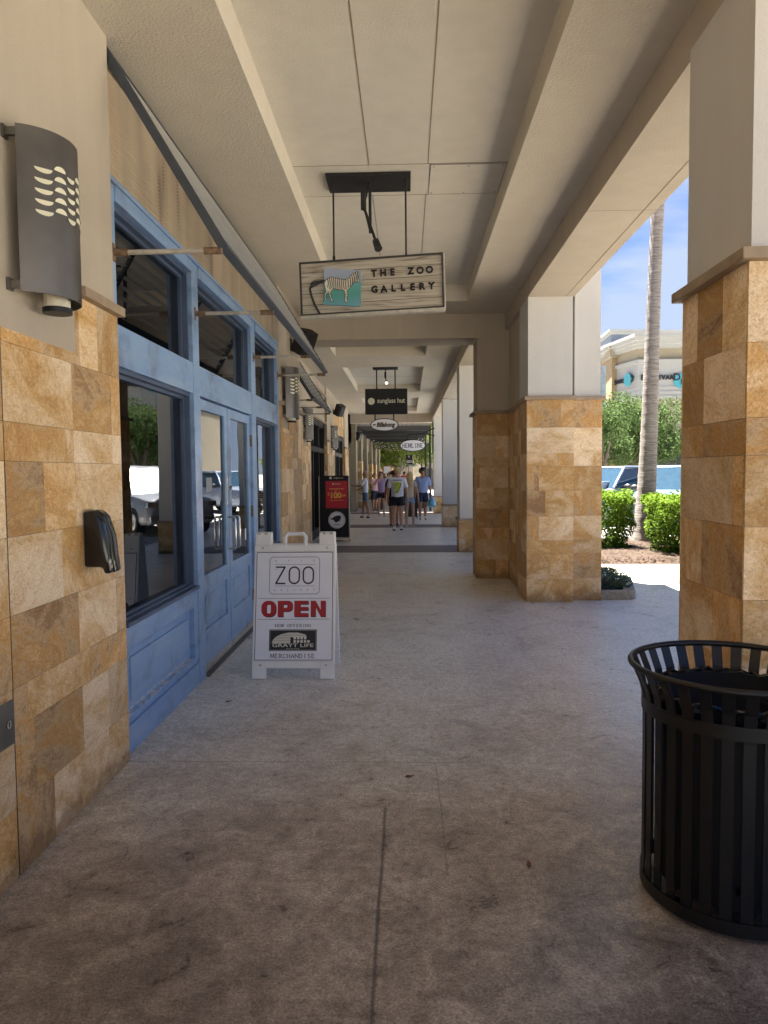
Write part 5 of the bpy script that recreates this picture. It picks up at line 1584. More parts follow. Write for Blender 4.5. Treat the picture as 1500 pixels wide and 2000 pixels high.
# ------------------------------------------------------------ parked cars
def make_suv(label, paint, x, y, rz, L_=4.9, W_=1.92, H_=1.78, pickup=False):
    """local: nose towards -Y, wheels on z=0"""
    t = thing('parked_car', label, 'car', (x, y, 0), 'cars parked beyond the hedge', rz)
    hw = W_ / 2
    b = MB()
    # lower body lofted from cross sections: (y, half width, z low, z high)
    secs = [(-L_ / 2, hw * .80, .42, .80), (-L_ / 2 + .12, hw * .93, .32, .98), (-L_ / 2 + .7, hw, .28, 1.05), (-L_ / 2 + 1.35, hw, .28, 1.12), (0, hw, .28, 1.14), (L_ / 2 - .8, hw, .28, 1.12), (L_ / 2 - .1, hw * .95, .32, 1.08), (L_ / 2, hw * .86, .42, .95)]
    ring = []
    for (yy, w_, za, zb_) in secs:
        m1 = za + (zb_ - za) * .62
        ring.append([(-w_ * .92, yy, za), (-w_, yy, za + .12), (-w_, yy, m1), (-w_ * .94, yy, zb_ - .03), (-w_ * .82, yy, zb_), (w_ * .82, yy, zb_), (w_ * .94, yy, zb_ - .03), (w_, yy, m1), (w_, yy, za + .12), (w_ * .92, yy, za)])
    vs = [p for r_ in ring for p in r_]; k_ = 10; fs = []
    for i in range(len(ring) - 1):
        for j in range(k_): fs.append((i * k_ + j, i * k_ + (j + 1) % k_, (i + 1) * k_ + (j + 1) % k_, (i + 1) * k_ + j))
    fs += [tuple(range(k_ - 1, -1, -1)), tuple((len(ring) - 1) * k_ + j for j in range(k_))]
    b.mesh(vs, fs)
    # roof and pillars
    y0b, y0t, y1t, y1b = -L_ / 2 + 1.30, -L_ / 2 + 2.05, (L_ / 2 - .35 if not pickup else .55), (L_ / 2 - .12 if not pickup else .65)
    zt, zb2 = H_, 1.12; wb, wt = hw * .93, hw * .74
    rf = [(-wt, y0t), (wt, y0t), (wt * 1.0, y1t), (-wt * 1.0, y1t)]
    b.mesh([(x_, y_, zt - .05) for x_, y_ in rf] + [(x_ * .9, y_ + (.08 if y_ < 0 else -.05), zt) for x_, y_ in rf], [(0, 1, 2, 3), (4, 7, 6, 5), (0, 4, 5, 1), (1, 5, 6, 2), (2, 6, 7, 3), (3, 7, 4, 0)])
    for sg in (-1, 1):
        for (pb_, pt_, r_) in (((sg * wb, y0b, zb2), (sg * wt, y0t + .02, zt - .03), .045), ((sg * wb, (y0b + y1b) / 2 - .1, zb2), (sg * wt, (y0t + y1t) / 2 - .15, zt - .03), .04), ((sg * wb, y1b, zb2), (sg * wt, y1t - .02, zt - .03), .07), ((sg * wt, y0t, zt - .03), (sg * wt, y1t, zt - .03), .04)):
            b.cyl(pb_, pt_, r_, n=8)
    if pickup:
        for sg in (-1, 1): b.box(sg * hw * .9 - .05, sg * hw * .9 + .05, .7, L_ / 2, 1.05, 1.32)
        b.box(-hw * .9, hw * .9, L_ / 2 - .08, L_ / 2, 1.0, 1.32)
    b.build('body', paint, t, world=False, smooth=True, bevel=.02, weld=True)
    i_ = .012
    def win(nm, pts): g = MB(); g.face(pts); c0 = sum((Vector(p) for p in pts), Vector()) / len(pts); inn = Vector((0, (y0t + y1t) / 2, 1.3)); d_ = (inn - c0).normalized() * .02; g.face([Vector(p) + d_ for p in reversed(pts)]); g.build(nm, 'carglass', t, world=False, fix=False)
    win('windshield', [(-wb + .05, y0b, zb2 + .0), (wb - .05, y0b, zb2), (wt - .03, y0t + .02, zt - .06), (-wt + .03, y0t + .02, zt - .06)])
    win('rear_window', [(-wb + .05, y1b, zb2), (wb - .05, y1b, zb2), (wt - .03, y1t, zt - .06), (-wt + .03, y1t, zt - .06)])
    for sg in (-1, 1):
        ym, yt_ = (y0b + y1b) / 2 - .1, (y0t + y1t) / 2 - .15
        win('side_window', [(sg * wb, y0b + .06, zb2 + .02), (sg * wb, ym - .04, zb2 + .02), (sg * wt, yt_ - .04, zt - .08), (sg * wt, y0t + .06, zt - .08)])
        win('side_window', [(sg * wb, ym + .04, zb2 + .02), (sg * wb, y1b - .08, zb2 + .02), (sg * wt, y1t - .1, zt - .08), (sg * wt, yt_ + .04, zt - .08)])
        m_ = MB().ellipsoid((sg * (hw + .12), y0b + .42, 1.16), (.12, .09, .09)); m_.cyl((sg * (hw - .08), y0b + .46, 1.08), (sg * (hw + .1), y0b + .42, 1.12), .03); m_.build('mirror', 'trim', t, world=False, smooth=True)
        MB().box(sg * hw * .80 - .16, sg * hw * .80 + .13, -L_ / 2 - .01, -L_ / 2 + .16, .78, .93).build('headlight', 'chrome', t, world=False, bevel=.02)
        for yy in (-L_ / 2 + .95, L_ / 2 - 1.0):
            w_ = MB().cyl((sg * (hw - .22), yy, .38), (sg * (hw + .01), yy, .38), .38, n=26); wo = w_.build('wheel', 'tyre', t, world=False, smooth=True)
            MB().cyl((sg * (hw - .02), yy, .38), (sg * (hw + .02), yy, .38), .23, n=18).build('rim', 'chrome', wo, world=False)
    g = MB()
    g.box(-hw * .56, hw * .56, -L_ / 2 - .03, -L_ / 2 + .05, .60, .94)
    go_ = g.build('grille', 'trim', t, world=False)
    g = MB()
    for z in (.62, .70, .78, .86, .93): g.box(-hw * .56, hw * .56, -L_ / 2 - .045, -L_ / 2 - .03, z - .012, z + .012)
    g.build_each('grille_bar', 'chrome', go_, world=False)
    MB().box(-hw * .88, hw * .88, -L_ / 2 - .08, -L_ / 2 + .05, .40, .55).build('bumper', 'chrome' if pickup else 'trim', t, world=False, bevel=.02)
    return t
make_suv('silver white suv whose side windows show between the second column and the palm', 'car_w', 6.55, 23.4, R(-52))
make_suv('pale blue suv with a wide windshield right of the palm', 'car_b', 7.75, 20.9, R(-30))
make_suv('white pickup truck with chrome grille parked hidden behind the second column', 'car_d', 4.1, 21.2, R(-38), pickup=True, H_=1.9)
make_suv('silver car parked farther down the row', 'car_w', 4.6, 31.5, R(-50))
make_suv('white car parked across the lane from the hedge', 'car_d', 17.5, 33, R(160))
make_suv('pale blue car parked in the far row', 'car_b', 15.0, 29, R(150))

# ------------------------------------------------------------ cinema across the car park
cb = thing('cinema_building', 'large cream and tan cinema building with cyan discs across the car park', 'building', (22, 70, 0))
tA, tB, tC = (19.62, 70), (20.9, 84), (27, 71.2)
def wallprism(mb, poly, z0, z1, grow=0.0):
    if grow:
        cxx = sum(p[0] for p in poly) / len(poly); cyy_ = sum(p[1] for p in poly) / len(poly)
        poly = [(cxx + (p[0] - cxx) * (1 + grow), cyy_ + (p[1] - cyy_) * (1 + grow)) for p in poly]
    mb.prism(poly, z0, z1)
tower = [(19.45, 70), (27.5, 72), (27.5, 90), (18.9, 90)]
tower = [(19.45, 70), (27.5, 71), (27.5, 82), (19.75, 78)]
b = MB(); wallprism(b, tower, 0, 12.2); b.build('tower', 'mustard', cb)
b = MB(); wallprism(b, tower, 12.25, 13.1, .07); wallprism(b, tower, 13.1, 13.3, .10); b.build('tower_cornice', 'creamwall', cb)
b = MB(); wallprism(b, tower, 13.3, 14.4, .03); b.build('tower_attic', 'greyblock', cb)
b = MB(); wallprism(b, tower, 14.4, 14.65, .06); wallprism(b, tower, 14.65, 14.85, .10); b.build('tower_roof', 'whitewall', cb)
main = [(19.90, 70.5), (20.80, 66.5), (60, 66.5), (60, 95), (19.90, 95)]
b = MB(); wallprism(b, main, 0, 12.5); b.build('main_wall', 'creamwall', cb)
b = MB()
for z0_, z1_, g_ in ((12.5, 12.75, .8), (12.75, 13.0, 1.1), (13.0, 13.3, 1.5), (13.3, 13.55, 1.75)):
    b.prism([(19.90 - g_ * .6, 70.7), (20.80 - g_ * .5, 66.5 - g_), (61, 66.5 - g_), (61, 96), (19.90 - g_ * .6, 96)], z0_, z1_)
b.build('main_cornice', 'whitewall', cb)
b = MB(); b.prism([(19.87, 70.4), (20.75, 66.3), (60, 66.3), (60, 66.5), (20.85, 66.6), (20.05, 70.5)], 8.0, 11.2); b.prism([(19.65, 70.5), (20.65, 66.1), (60, 66.1), (60, 66.3), (20.75, 66.3), (19.85, 70.5)], 11.2, 11.5)
for z in (8.2, 8.6, 9.0): b.prism([(19.81, 70.4), (20.72, 66.24), (60, 66.24), (60, 66.3), (20.75, 66.3), (19.87, 70.4)], z, z + .1)
b.build('sign_band', 'whitewall', cb)
b = MB()
def cine(mb, o, u, sgap=1.0):
    u = Vector(u).normalized(); v = Vector((0, 0, 1)); x = 0
    for ch, s_, wd in (('B', .66, .46), ('O', .5, .43), ('U', .5, .41), ('L', .5, .33), ('E', .5, .36), ('V', .5, .40), ('A', .5, .40), ('R', .5, .40), ('D', .85, .56)):
        add_text(mb, ch, Vector(o) + u * (x + wd / 2) + v * (s_ - .9) * .0, u, v, s_, bold=.022, depth=.12); x += wd * .92
    return x
cine(b, (20.92, 66.17, 9.87), (1, 0, 0))
ua = Vector((20.80 - 19.90, 66.5 - 70.5, 0)).normalized()
cine(b, Vector((19.85, 70.3, 9.9)) + Vector((-.14, -.03, 0)) , ua * 1.0)
b.build('cinema_lettering', 'ink', cb)
b = MB(); b.cyl((24.5, 66.18, 9.58), (24.5, 66.14, 9.58), .66, n=30)
n_ = Vector((ua.y, -ua.x, 0))
if n_.y > 0: n_ = -n_
b.build('cyan_disc', 'cyan', cb)
# a second disc on the angled face
b = MB(); q = Vector((20.75, 66.45, 9.9)) - ua * 1.3; b.cyl(q + n_ * .15, q + n_ * .28, .60, n=30); b.build('cyan_disc', 'cyan', cb)
b = MB(); add_text(b, '10', (24.68, 66.06, 9.45), (1, 0, 0), (0, 0, 1), .62, bold=.01, depth=.06); b.build('disc_number', 'ink', cb)
b = MB()
b.box(22.0, 60, 65.0, 66.4, 3.9, 4.3)
for x in range(22, 60, 3): b.box(x, x + .25, 65.1, 65.35, 0, 3.9)
b.build('entrance_canopy', 'greyblock', cb)
b = MB()
for x in range(22, 59, 3): b.box(x + .4, x + 2.8, 66.35, 66.48, .3, 3.7)
b.build_each('entrance_window', 'trim', cb)
t = thing('kiosk_building', 'small orange flat roofed kiosk under the oak, left of its trunk', 'building', (16.6, 58, 0))
b = MB().prism([(15.0, 57), (16.55, 56), (17.8, 57.2), (17.6, 60), (15, 60)], 0, 3.25); b.build('wall', 'orange', t)
b = MB().prism([(14.8, 57), (16.55, 55.8), (18.0, 57.2), (17.8, 60.2), (14.8, 60.2)], 3.25, 3.45); b.build('roof', 'trim', t)
b = MB().box(15.45, 15.62, 56.55, 56.65, .6, 2.6).box(16.0, 16.12, 56.2, 56.3, 1.2, 2.4); b.build_each('window', 'trim', t)
t = thing('street_banner', 'blue grey vertical banner on a pole beside the second column', 'banner', (11.95, 45, 0))
MB().box(11.60, 12.16, 45.0, 45.04, 4.6, 8.0).build('banner_cloth', 'banner', t)
MB().cyl((11.45, 45.05, 0), (11.45, 45.05, 8.6), .06).build('pole', 'greyblock', t)
b = MB()
for k, ch in enumerate('BOULEVARD'): add_text(b, ch, (11.90, 44.98, 7.72 - k * .36), (1, 0, 0), (0, 0, 1), .46, bold=.008, depth=.02)
b.build('lettering', 'whitewall', t)
# low shops closing the car park on the right and behind
for i, (x0_, x1_, y0_, y1_, h_) in enumerate(((48, 60, 5, 50, 7), (44, 60, -60, -5, 6.5))):
    t = thing('shop_building', ('long cream retail building on the right side of the car park', 'low cream retail building behind the viewpoint')[i], 'building', (x0_, y0_, 0))
    MB().box(x0_, x1_, y0_, y1_, 0, h_).build('wall', 'creamwall', t); MB().box(x0_ - .4, x1_, y0_ - .4, y1_ + .4, h_, h_ + .5).build('roof', 'mustard', t)
    b = MB(); y = y0_ + 2
    while y < y1_ - 4: b.box(x0_ - .05, x0_ + .1, y, y + 3.2, .3, 3.2); y += 5
    b.build_each('shop_window', 'trim', t)

# ------------------------------------------------------------ beyond the second portal
fb = thing('far_shop_wing', 'pale far wing of shops with stone piers past the second cross beam', 'building', (-2.3, 42, 0))
b = MB()
for a, c_ in ((30.5, 31.6), (34.2, 35.4), (39.0, 40.2), (44.5, 46), (50, 52), (57, 60)): b.box(-6, -2.12, a, c_, 0, 4.6)
b.box(-6, -2.3, 30.5, 62, 2.9, 5.2)
b.build('wall', 'creamwall', fb)
b = MB()
for a, c_ in ((31.6, 34.2), (35.4, 39.0), (40.2, 44.5), (46, 50), (52, 57)): b.box(-2.6, -2.5, a, c_, 0, 2.9)
b.build_each('shopfront', 'trim', fb)
for a, c_ in ((34.2, 35.4), (44.5, 46), (50, 52)):
    b = MB(); tiles(b, (-2.12, a), (0, 1), c_ - a, (1, 0), seed=int(a * 7), z1=2.19); tiles(b, (-2.6, a), (1, 0), .5, (0, -1), seed=int(a * 9), z1=2.19); b.build('stone_cladding', 'stone', fb)
t = thing('corrugated_canopy', 'dark corrugated metal canopy roofing the walk beyond the second cross beam', 'canopy', (-.5, 40, 3.6))
b = MB(); x = -2.1
while x < 1.05:
    b.mesh([(x, 31.0, 3.80), (x + .05, 31.0, 3.84), (x + .10, 31.0, 3.80), (x, 60, 3.60), (x + .05, 60, 3.64), (x + .10, 60, 3.60)], [(0, 1, 4, 3), (1, 2, 5, 4)]); x += .10
b.build('sheet', 'canopy', t, fix=False)
b = MB()
for y in (31, 34.2, 38, 42.5, 48, 55): b.box(-2.1, 1.05, y, y + .12, 3.42, 3.62)
b.build_each('rafter', 'trim', t)
for y in (30.7, 38.0, 48): MB().cyl((1.0, y + .06, 0), (1.0, y + .06, 3.6), .05).build('post', 'trim', t)
# string lights and hanging ornaments below the canopy
rr = random.Random(8)
t = thing('string_lights', 'tangle of string lights and ornaments under the dark canopy', 'lights', (-.3, 36, 3.3))
b = MB(); l_ = MB()
for k in range(5):
    y = 35 + k * 2.6; p = [(-2.0 + 3.0 * i / 14, y + .4 * math.sin(i), 3.40 - .35 * math.sin(PI * i / 14) - rr.uniform(0, .06)) for i in range(15)]
    b.tube(p, .012, n=4)
    for q in p[1:-1]: l_.ellipsoid((q[0], q[1], q[2] - .05), (.02, .02, .03), n=6, m=4)
b.build_each('cable', 'trim', t); l_.build('bulbs', 'bulb', t)
tree('plaza_tree', 'green tree with forked pale branches standing beyond the canopy', -.45, 47, 5.2, 1.5, 2.2, 9, 7000, .16, 81, mat='bright', group='plaza trees beyond the walkway', tr=.13, bmat='palm')
tree('plaza_tree', 'sunlit leafy tree right of the far walkway behind the oval sign', 2.6, 39, 5.6, 1.2, 2.0, 12, 12000, .15, 82, mat='bright', group='plaza trees beyond the walkway', tr=.13)
tree('plaza_tree', 'bright green tree behind the person in the light blue shirt', 2.4, 50, 6.0, 1.2, 2.4, 9, 6000, .18, 83, mat='bright', group='plaza trees beyond the walkway', tr=.13)
tree('plaza_tree', 'small dark green tree at the end of the walk', -1.8, 60, 5, 1.5, 1.6, 8, 4500, .2, 84, mat='hedge', group='plaza trees beyond the walkway', tr=.13)
t = thing('end_building', 'tan two storey building with dark windows closing the end of the walk', 'building', (-1, 72, 0))
b = MB().box(-7, 9, 70, 80, 0, 9.5).box(-2.7, -.9, 62, 70, 0, 5.6).box(.6, 1.3, 64, 66, 0, 4.2); b.build('wall', 'farstone', t)
MB().box(-7.3, 9.3, 69.7, 80, 9.5, 10.0).build('roof', 'mustard', t)
b = MB()
for x in (-5, -2.0, 1.6, 3.4, 6): b.box(x, x + .7, 69.93, 70.0, 2.6, 4.4); b.box(x, x + .9, 69.93, 70, .2, 2.0)
b.box(-2.2, -1.6, 61.95, 62.0, 2.5, 3.8); b.build_each('window', 'trim', t)
b = MB(); tiles(b, (-2.7, 62), (1, 0), 1.8, (0, -1), seed=77, z1=2.19); b.build('stone_cladding', 'stone', t)
for i, (x, lab) in enumerate(((-.55, 'left white peaked market parasol at the end of the walk'), (.15, 'right white peaked market parasol at the end of the walk'))):
    t = thing('parasol', lab, 'parasol', (x, 54, 0), 'white parasols at the end of the walk')
    b = MB(); b.lathe([(.72, 2.05), (.70, 2.12), (.02, 2.62)], 8, x, 54); b.build('canopy', 'whitewall', t, fix=False)
    MB().cyl((x, 54, 0), (x, 54, 2.6), .025).build('pole', 'trim', t)
for i, (x, y, s_, lab) in enumerate(((-1.28, 32.4, .9, 'large leafy planter in front of the far shops left of the lilac top'), (.55, 33.5, .8, 'leafy planter behind the person in the light blue shirt'), (-.2, 36.5, .7, 'leafy planter in the middle distance behind the pedestrians'))):
    t = thing('planter', lab, 'planter', (x, y, 0), 'dark pots with plants in the plaza')
    b = MB().lathe([(0, 0), (.24, 0), (.33, .62), (.30, .62), (.29, .56), (0, .56)], 20, x, y); b.build('pot', 'blackmatte', t, smooth=True)
    f = MB(); foliage(f, [((x, y, .55 + .45 * s_), (.42, .42, .48 * s_)), ((x + .1, y - .1, 1.1 * s_), (.3, .3, .3))], 1700, .11, 90 + i, shell=.1); f.build('foliage', ('hedge', 'bright', 'hedge')[i], t, fix=False)
t = thing('sidewalk_easel', 'red framed menu sign standing past the walking group', 'sign', (-1.1, 44, 0))
MB().box(-1.42, -.92, 44, 44.04, 1.55, 2.05).build('frame', 'redp', t); MB().box(-1.38, -.96, 43.985, 44, 1.59, 2.01).build('board', 'panelw', t); MB().box(-1.2, -1.14, 44.0, 44.04, 0, 1.55).build('post', 'trim', t)
t = thing('chalk_sandwich_board', 'black sandwich board standing behind the blond pedestrian', 'sign', (.12, 26.2, 0))
for y0_, y1_ in ((25.9, 26.15), (26.5, 26.25)):
    d = Vector((0, y1_ - y0_, .92)); L2 = lean(y0_, y1_, .92, x0=.15); MB(L2).box(-.23, .23, .07, .95, -.012, .012).box(-.23, -.20, 0, .08, -.012, .012).box(.20, .23, 0, .08, -.012, .012).build('panel', 'blackmatte', t)

# ------------------------------------------------------------ people
def skin_mesh(name, verts, edges, mat, parent, sub=2, smooth=True):
    """verts: [(x,y,z),(rx,ry)]"""
    me = bpy.data.meshes.new(name)
    me.from_pydata([v[0] for v in verts], edges, [])
    o = bpy.data.objects.new(name, me); col.objects.link(o)
    md = o.modifiers.new('skin', 'SKIN'); md.use_smooth_shade = True
    for i, v in enumerate(verts):
        sv = me.skin_vertices[0].data[i]; sv.radius = v[1]; sv.use_root = (i == 0)
    ms = o.modifiers.new('sub', 'SUBSURF'); ms.levels = sub; ms.render_levels = sub
    dg = bpy.context.evaluated_depsgraph_get()
    m2 = bpy.data.meshes.new_from_object(o.evaluated_get(dg)); m2.name = name
    bpy.data.objects.remove(o); bpy.data.meshes.remove(me)
    m2.materials.clear(); m2.materials.append(M[mat])
    for p in m2.polygons: p.use_smooth = True
    return link(name, m2, parent, world=False)

def person(label, x, y, rz, H=1.75, skin='skin', hair='brownhair', hair_len=.0, shirt='shirtw', shorts='blackcloth', short_len=.45, shoe='shoe', stride=.12,
           armL=None, armR=None, curly=False, sleeve=.5, build_=1.0, head_tilt=0, lean_=0.0, sock=None, extra=None):
    """local frame: facing -Y; left of the figure is +X"""
    t = thing('person', label, 'person', (x, y, 0), None, rz)
    s = H / 1.75; k = build_
    V = lambda a, b_, c_: (a * s, b_ * s, c_ * s)
    hipz, shz = .92, 1.43
    ly = lean_
    # ankle positions with stride
    pts = []; E_ = []
    def add(p, r_, link_=None):
        pts.append((V(*p), (r_[0] * s, r_[1] * s) if isinstance(r_, tuple) else (r_ * s, r_ * s)))
        if link_ is not None: E_.append((link_, len(pts) - 1))
        return len(pts) - 1
    pel = add((0, 0, hipz), (.112 * k, .085 * k))
    wst = add((0, 0 + ly * .3, 1.08), (.105 * k, .078 * k), pel)
    che = add((0, -.005 + ly * .7, 1.28), (.145 * k, .10 * k), wst)
    upc = add((0, .0 + ly, 1.41), (.11 * k, .075), che)
    nk = add((0, .0 + ly, 1.50), .052, upc)
    ht = head_tilt
    j1 = add((0, -.012 + ly - ht * .3, 1.555), .066, nk)
    hd = add((0, -.014 + ly - ht * .6, 1.625), (.074, .088), j1)
    tp = add((0, -.004 + ly - ht, 1.695), (.060, .072), hd)
    add((0, -.105 + ly - ht * .6, 1.605), .012, hd)                       # nose
    legs = {}
    for sg, st in ((-1, stride), (1, -stride)):
        h_ = add((sg * .085, 0, .86), .090 * k, pel)
        kn = add((sg * .095, -st * .45 - .01, .49), .058 * k, h_)
        ca = add((sg * .095, -st * .75 + .012, .34), .055 * k, kn)
        an = add((sg * .095, -st + .02, .09), .034, ca)
        to_ = add((sg * .105, -st - .09, .035), .034, an)
        legs[sg] = (pts[h_][0], pts[kn][0], pts[an][0], pts[to_][0])
    hands = {}
    for sg, arm in ((-1, armR), (1, armL)):
        el, wr = arm or ((sg * .25, .03, 1.13), (sg * .265, -.05, .88))
        shd = add((sg * .165 * k, ly, 1.415), .058, upc)
        e1 = add((el[0], el[1] + ly, el[2]), .041, shd)
        w1 = add((wr[0], wr[1] + ly, wr[2]), .026, e1)
        d = (Vector(wr) - Vector(el)).normalized()
        pm = Vector(wr) + d * .06
        p1 = add((pm.x, pm.y + ly, pm.z), (.034, .018), w1)
        sd_ = Vector((0, 1, 0)) if abs(d.z) > .6 else Vector((0, 0, 1))
        sd_ = (sd_ - d * sd_.dot(d)).normalized()
        inn = d.cross(sd_) * -sg
        for q, fl in ((-.026, .065), (-.009, .078), (.008, .074), (.025, .058)):
            a = pm + d * .03 + sd_ * q; b_ = a + d * fl * .55 + inn * .006; c_ = b_ + d * fl * .35 + inn * .02
            i1 = add((a.x, a.y + ly, a.z), .0095, p1); i2 = add((b_.x, b_.y + ly, b_.z), .0085, i1); add((c_.x, c_.y + ly, c_.z), .0075, i2)
        a = Vector(wr) + d * .03 - sd_ * .028; b_ = a + d * .035 - sd_ * .018 + inn * .01
        i1 = add((a.x, a.y + ly, a.z), .011, w1); add((b_.x, b_.y + ly, b_.z), .009, i1)
        hands[sg] = (pts[shd][0], pts[e1][0], pts[w1][0])
    skin_mesh('body', pts, E_, skin, t, 1)
    # shirt
    q = []; E2 = []
    def a2(p, r_, l_=None):
        q.append((p, r_)); 
        if l_ is not None: E2.append((l_, len(q) - 1))
        return len(q) - 1
    c0 = a2(V(0, ly * .1, .845), (.175 * k * s, .125 * k * s)); c1 = a2(V(0, ly * .3, 1.05), (.165 * k * s, .118 * k * s), c0); c2 = a2(V(0, ly * .7, 1.27), (.175 * k * s, .122 * k * s), c1); c3 = a2(V(0, ly, 1.415), (.125 * k * s, .092 * s), c2); a2(V(0, ly, 1.462), (.066 * s, .062 * s), c3)
    for sg in (-1, 1):
        sh, el, wr = (Vector(v_) for v_ in hands[sg])
        s1 = a2(tuple(sh + Vector((0, 0, .004))), (.076 * s, .076 * s), c3); a2(tuple(sh.lerp(el, sleeve)), (.064 * s, .064 * s), s1); a2(tuple(sh.lerp(el, sleeve + .22)), (.066 * s, .066 * s), len(q) - 1)
    skin_mesh('shirt', q, E2, shirt, t, 2)
    # shorts
    q = []; E2 = []
    w0 = a2(V(0, 0, 1.03), (.145 * k * s, .112 * k * s)); w1 = a2(V(0, 0, .88), (.158 * k * s, .118 * k * s), w0)
    for sg in (-1, 1):
        h_, kn, an, to_ = (Vector(v_) for v_ in legs[sg])
        g1 = a2(tuple(h_ + Vector((0, 0, -.03))), (.104 * k * s, .108 * k * s), w1); g2 = a2(tuple(h_.lerp(kn, short_len * .6)), (.100 * k * s, .102 * k * s), g1); a2(tuple(h_.lerp(kn, short_len)), (.098 * k * s, .098 * k * s), g2)
    skin_mesh('shorts', q, E2, shorts, t, 2)
    # shoes
    for sg in (-1, 1):
        h_, kn, an, to_ = (Vector(v_) for v_ in legs[sg])
        q = []; E2 = []
        a_ = a2(tuple(an + Vector((0, .035, -.035))), (.042 * s, .040 * s)); b_ = a2(tuple(an + Vector((0, -.04, -.045))), (.045 * s, .036 * s), a_); a2(tuple(to_ + Vector((0, .0, .003))), (.046 * s, .030 * s), b_)
        skin_mesh('shoe', q, E2, shoe, t, 1)
        if sock:
            MB().cyl(an + Vector((0, 0, -.02)), an + Vector((0, 0, .05)), .045, n=12).build('sock', sock, t, world=False, smooth=True)
    # hair
    hc = Vector(V(0, .006 + ly - ht * .7, 1.660))
    b = MB(); rr_ = .088 if not curly else .118
    b.ellipsoid(hc + Vector((0, .012, .012)) * s, (rr_ * s, (rr_ + .012) * s, (rr_ - .002) * s), n=26, m=18, jit=.16 if not curly else .30, seed=x)
    hm = b
    # cut away the face side
    nv = []
    for v_ in hm.v:
        v2 = Vector(v_)
        if v2.y < hc.y - .02 and v2.z < hc.z + .012: v2.y = hc.y - .02 + (v2.y - hc.y + .02) * .12
        nv.append(v2)
    hm.v = nv
    if hair_len > 0:
        for kk in range(30):
            a = PI * (-.12 + 1.24 * kk / 29)
            p0 = hc + Vector((math.cos(a) * .075, .01 + math.sin(a) * .08, .01)) * s
            hm.tube([p0, p0 + Vector((math.cos(a) * .02, .012, -hair_len * .5)), p0 + Vector((math.cos(a) * .012, .02, -hair_len))], [.02 * s, .018 * s, .006], n=6)
    hm.build('hair', hair, t, world=False, smooth=True)
    # face
    fc = Vector(V(0, ly - ht * .6, 0))
    if True:
        e = MB()
        for sg in (-1, 1): e.ellipsoid(fc + Vector((sg * .030, -.094, 1.632)) * s, (.012 * s, .006 * s, .006 * s), n=8, m=6)
        e.build_each('eye', 'ink', t, world=False)
        e = MB(); e.ellipsoid(fc + Vector((0, -.090, 1.572)) * s, (.024 * s, .008 * s, .007 * s), n=10, m=6); e.build('mouth', 'redp', t, world=False)
        e = MB()
        for sg in (-1, 1): e.ellipsoid(fc + Vector((sg * .080, .0, 1.615)) * s, (.012 * s, .022 * s, .032 * s), n=8, m=8)
        e.build_each('ear', skin, t, world=False, smooth=True)
    return t, s
BACK = PI
# young man with 7 on his shirt, walking away
p7, s7 = person('person with short blond hair and white shirt printed with a lime 7, walking away', -.26, 20.3, BACK, 1.80, 'skin', 'blond', 0, 'shirtw', 'blackcloth', .48, 'navy', .07, sock='shoe', build_=1.08, sleeve=.62)
b = MB()
pts7 = [(-.11, 1.335), (.10, 1.335), (.10, 1.27), (.0, 1.06), (-.075, 1.06), (.015, 1.27), (-.11, 1.27)]
b.prism([(-x_ * s7 * .9, z_ * s7) for x_, z_ in pts7], .118 * s7 + .028, .118 * s7 + .034, axis='Y')
b.prism([(-x_ * s7, z_ * s7) for x_, z_ in ((-.11, 1.21), (.05, 1.21), (.03, 1.17), (-.11, 1.17))], .118 * s7 + .0285, .118 * s7 + .0345, axis='Y')
b.build('lime_number', 'lime', p7, world=False)
b = MB(); b.prism([(-(x_ + .02) * s7 * .9, (z_ - .008) * s7) for x_, z_ in pts7], .118 * s7 + .024, .118 * s7 + .0278, axis='Y'); b.box(-.12, .12, .118 * s7 + .02, .118 * s7 + .026, 1.385 * s7, 1.405 * s7); b.build('number_shadow', 'ink', p7, world=False)
person('person with long blond hair and light denim shorts beside the printed shirt', .09, 21.7, BACK - .15, 1.66, 'skin', 'blond', .34, 'shirty', 'denimlt', .30, 'rod', .10, build_=.86, sleeve=.3)
pb_, _s = person('person with dark curly hair, light blue shirt and navy shorts carrying a blue bag', .54, 24.7, .12, 1.78, 'tan', 'darkhair', 0, 'shirtb', 'navy', .68, 'shoe', .06, curly=True, build_=1.14, sock='shoe', sleeve=.7)
b = MB(); b.lathe([(.02, .83), (.05, .78), (.13, .64), (.14, .52), (.10, .46), (0, .45)], 14, .30, -.06); b.build('plastic_bag', 'bag', pb_, world=False, smooth=True)
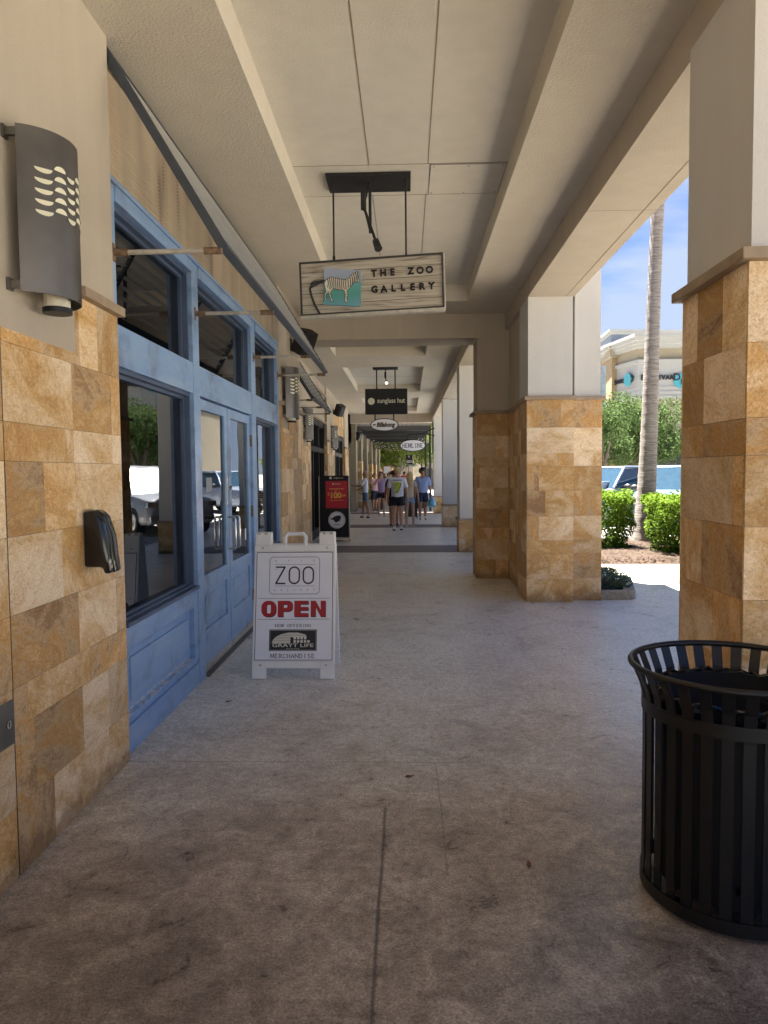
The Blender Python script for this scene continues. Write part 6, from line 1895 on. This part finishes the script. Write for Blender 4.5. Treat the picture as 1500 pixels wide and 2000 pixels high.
person('person in a lilac top and black shorts raising a hand to the face', -.94, 26.85, .05, 1.69, 'skin', 'brownhair', .20, 'shirtp', 'blackcloth', .38, 'shoe', .02, armR=((-.27, -.10, 1.22), (-.06, -.17, 1.50)), build_=.88, sleeve=.3)
person('person with ash hair, white shirt and denim shorts reaching to the left', -1.50, 26.2, -PI / 2, 1.72, 'tan', 'ashhair', .14, 'shirtw', 'denim', .62, 'blackcloth', .12, armL=((.20, -.18, 1.18), (.12, -.42, 1.22)), armR=((-.20, -.12, 1.12), (-.10, -.34, 1.03)), sock='shoe', sleeve=.6)
person('person with dark hair and black clothes mostly hidden behind the white t-shirt walker', -.40, 22.4, BACK, 1.72, 'tan', 'darkhair', .05, 'blackcloth', 'blackcloth', .7, 'navy', .10)
person('person in pink top and dark trousers just left of the lilac top', -1.36, 31.0, .6, 1.62, 'skin', 'brownhair', .1, 'shirtpk', 'navy', .95, 'blackcloth', .04, armR=((-.25, -.12, 1.18), (-.12, -.25, 1.38)), build_=.95)
person('distant person in white at the end of the walk, right of the lilac top', -.88, 38, 0, 1.7, 'skin', 'blond', .1, 'shirtw', 'denim', .9, 'shoe', .1)
person('distant person in red at the end of the walk by the parasols', -.15, 48, BACK, 1.7, 'tan', 'darkhair', 0, 'redp', 'navy', .9, 'shoe', .1)

# ------------------------------------------------------------ small litter on the walkway
def dead_leaf(label, x, y, s_, rz):
    b = MB(Matrix.Translation((x, y, .002)) @ Matrix.Rotation(rz, 4, 'Z'))
    pts = [(-1, 0, .1), (-.4, .42, .25), (.3, .35, .12), (1, .05, .3), (.35, -.38, .18), (-.4, -.3, .05)]
    c_ = (0, 0, .06)
    for i in range(6): b.face([Vector(c_) * s_, Vector(pts[i]) * s_, Vector(pts[(i + 1) % 6]) * s_])
    tag(b.build('dead_leaf', 'leaf', fix=False), label, 'leaf', 'dead leaves on the walkway')
dead_leaf('curled reddish dead leaf in the middle of the brown concrete', .005, 3.86, .030, .3)
dead_leaf('dark dead leaf nearer the litter bin', .50, 2.98, .026, 1.5)
dead_leaf('tiny dead leaf near the blue storefront base', -1.30, 5.15, .03, .6)
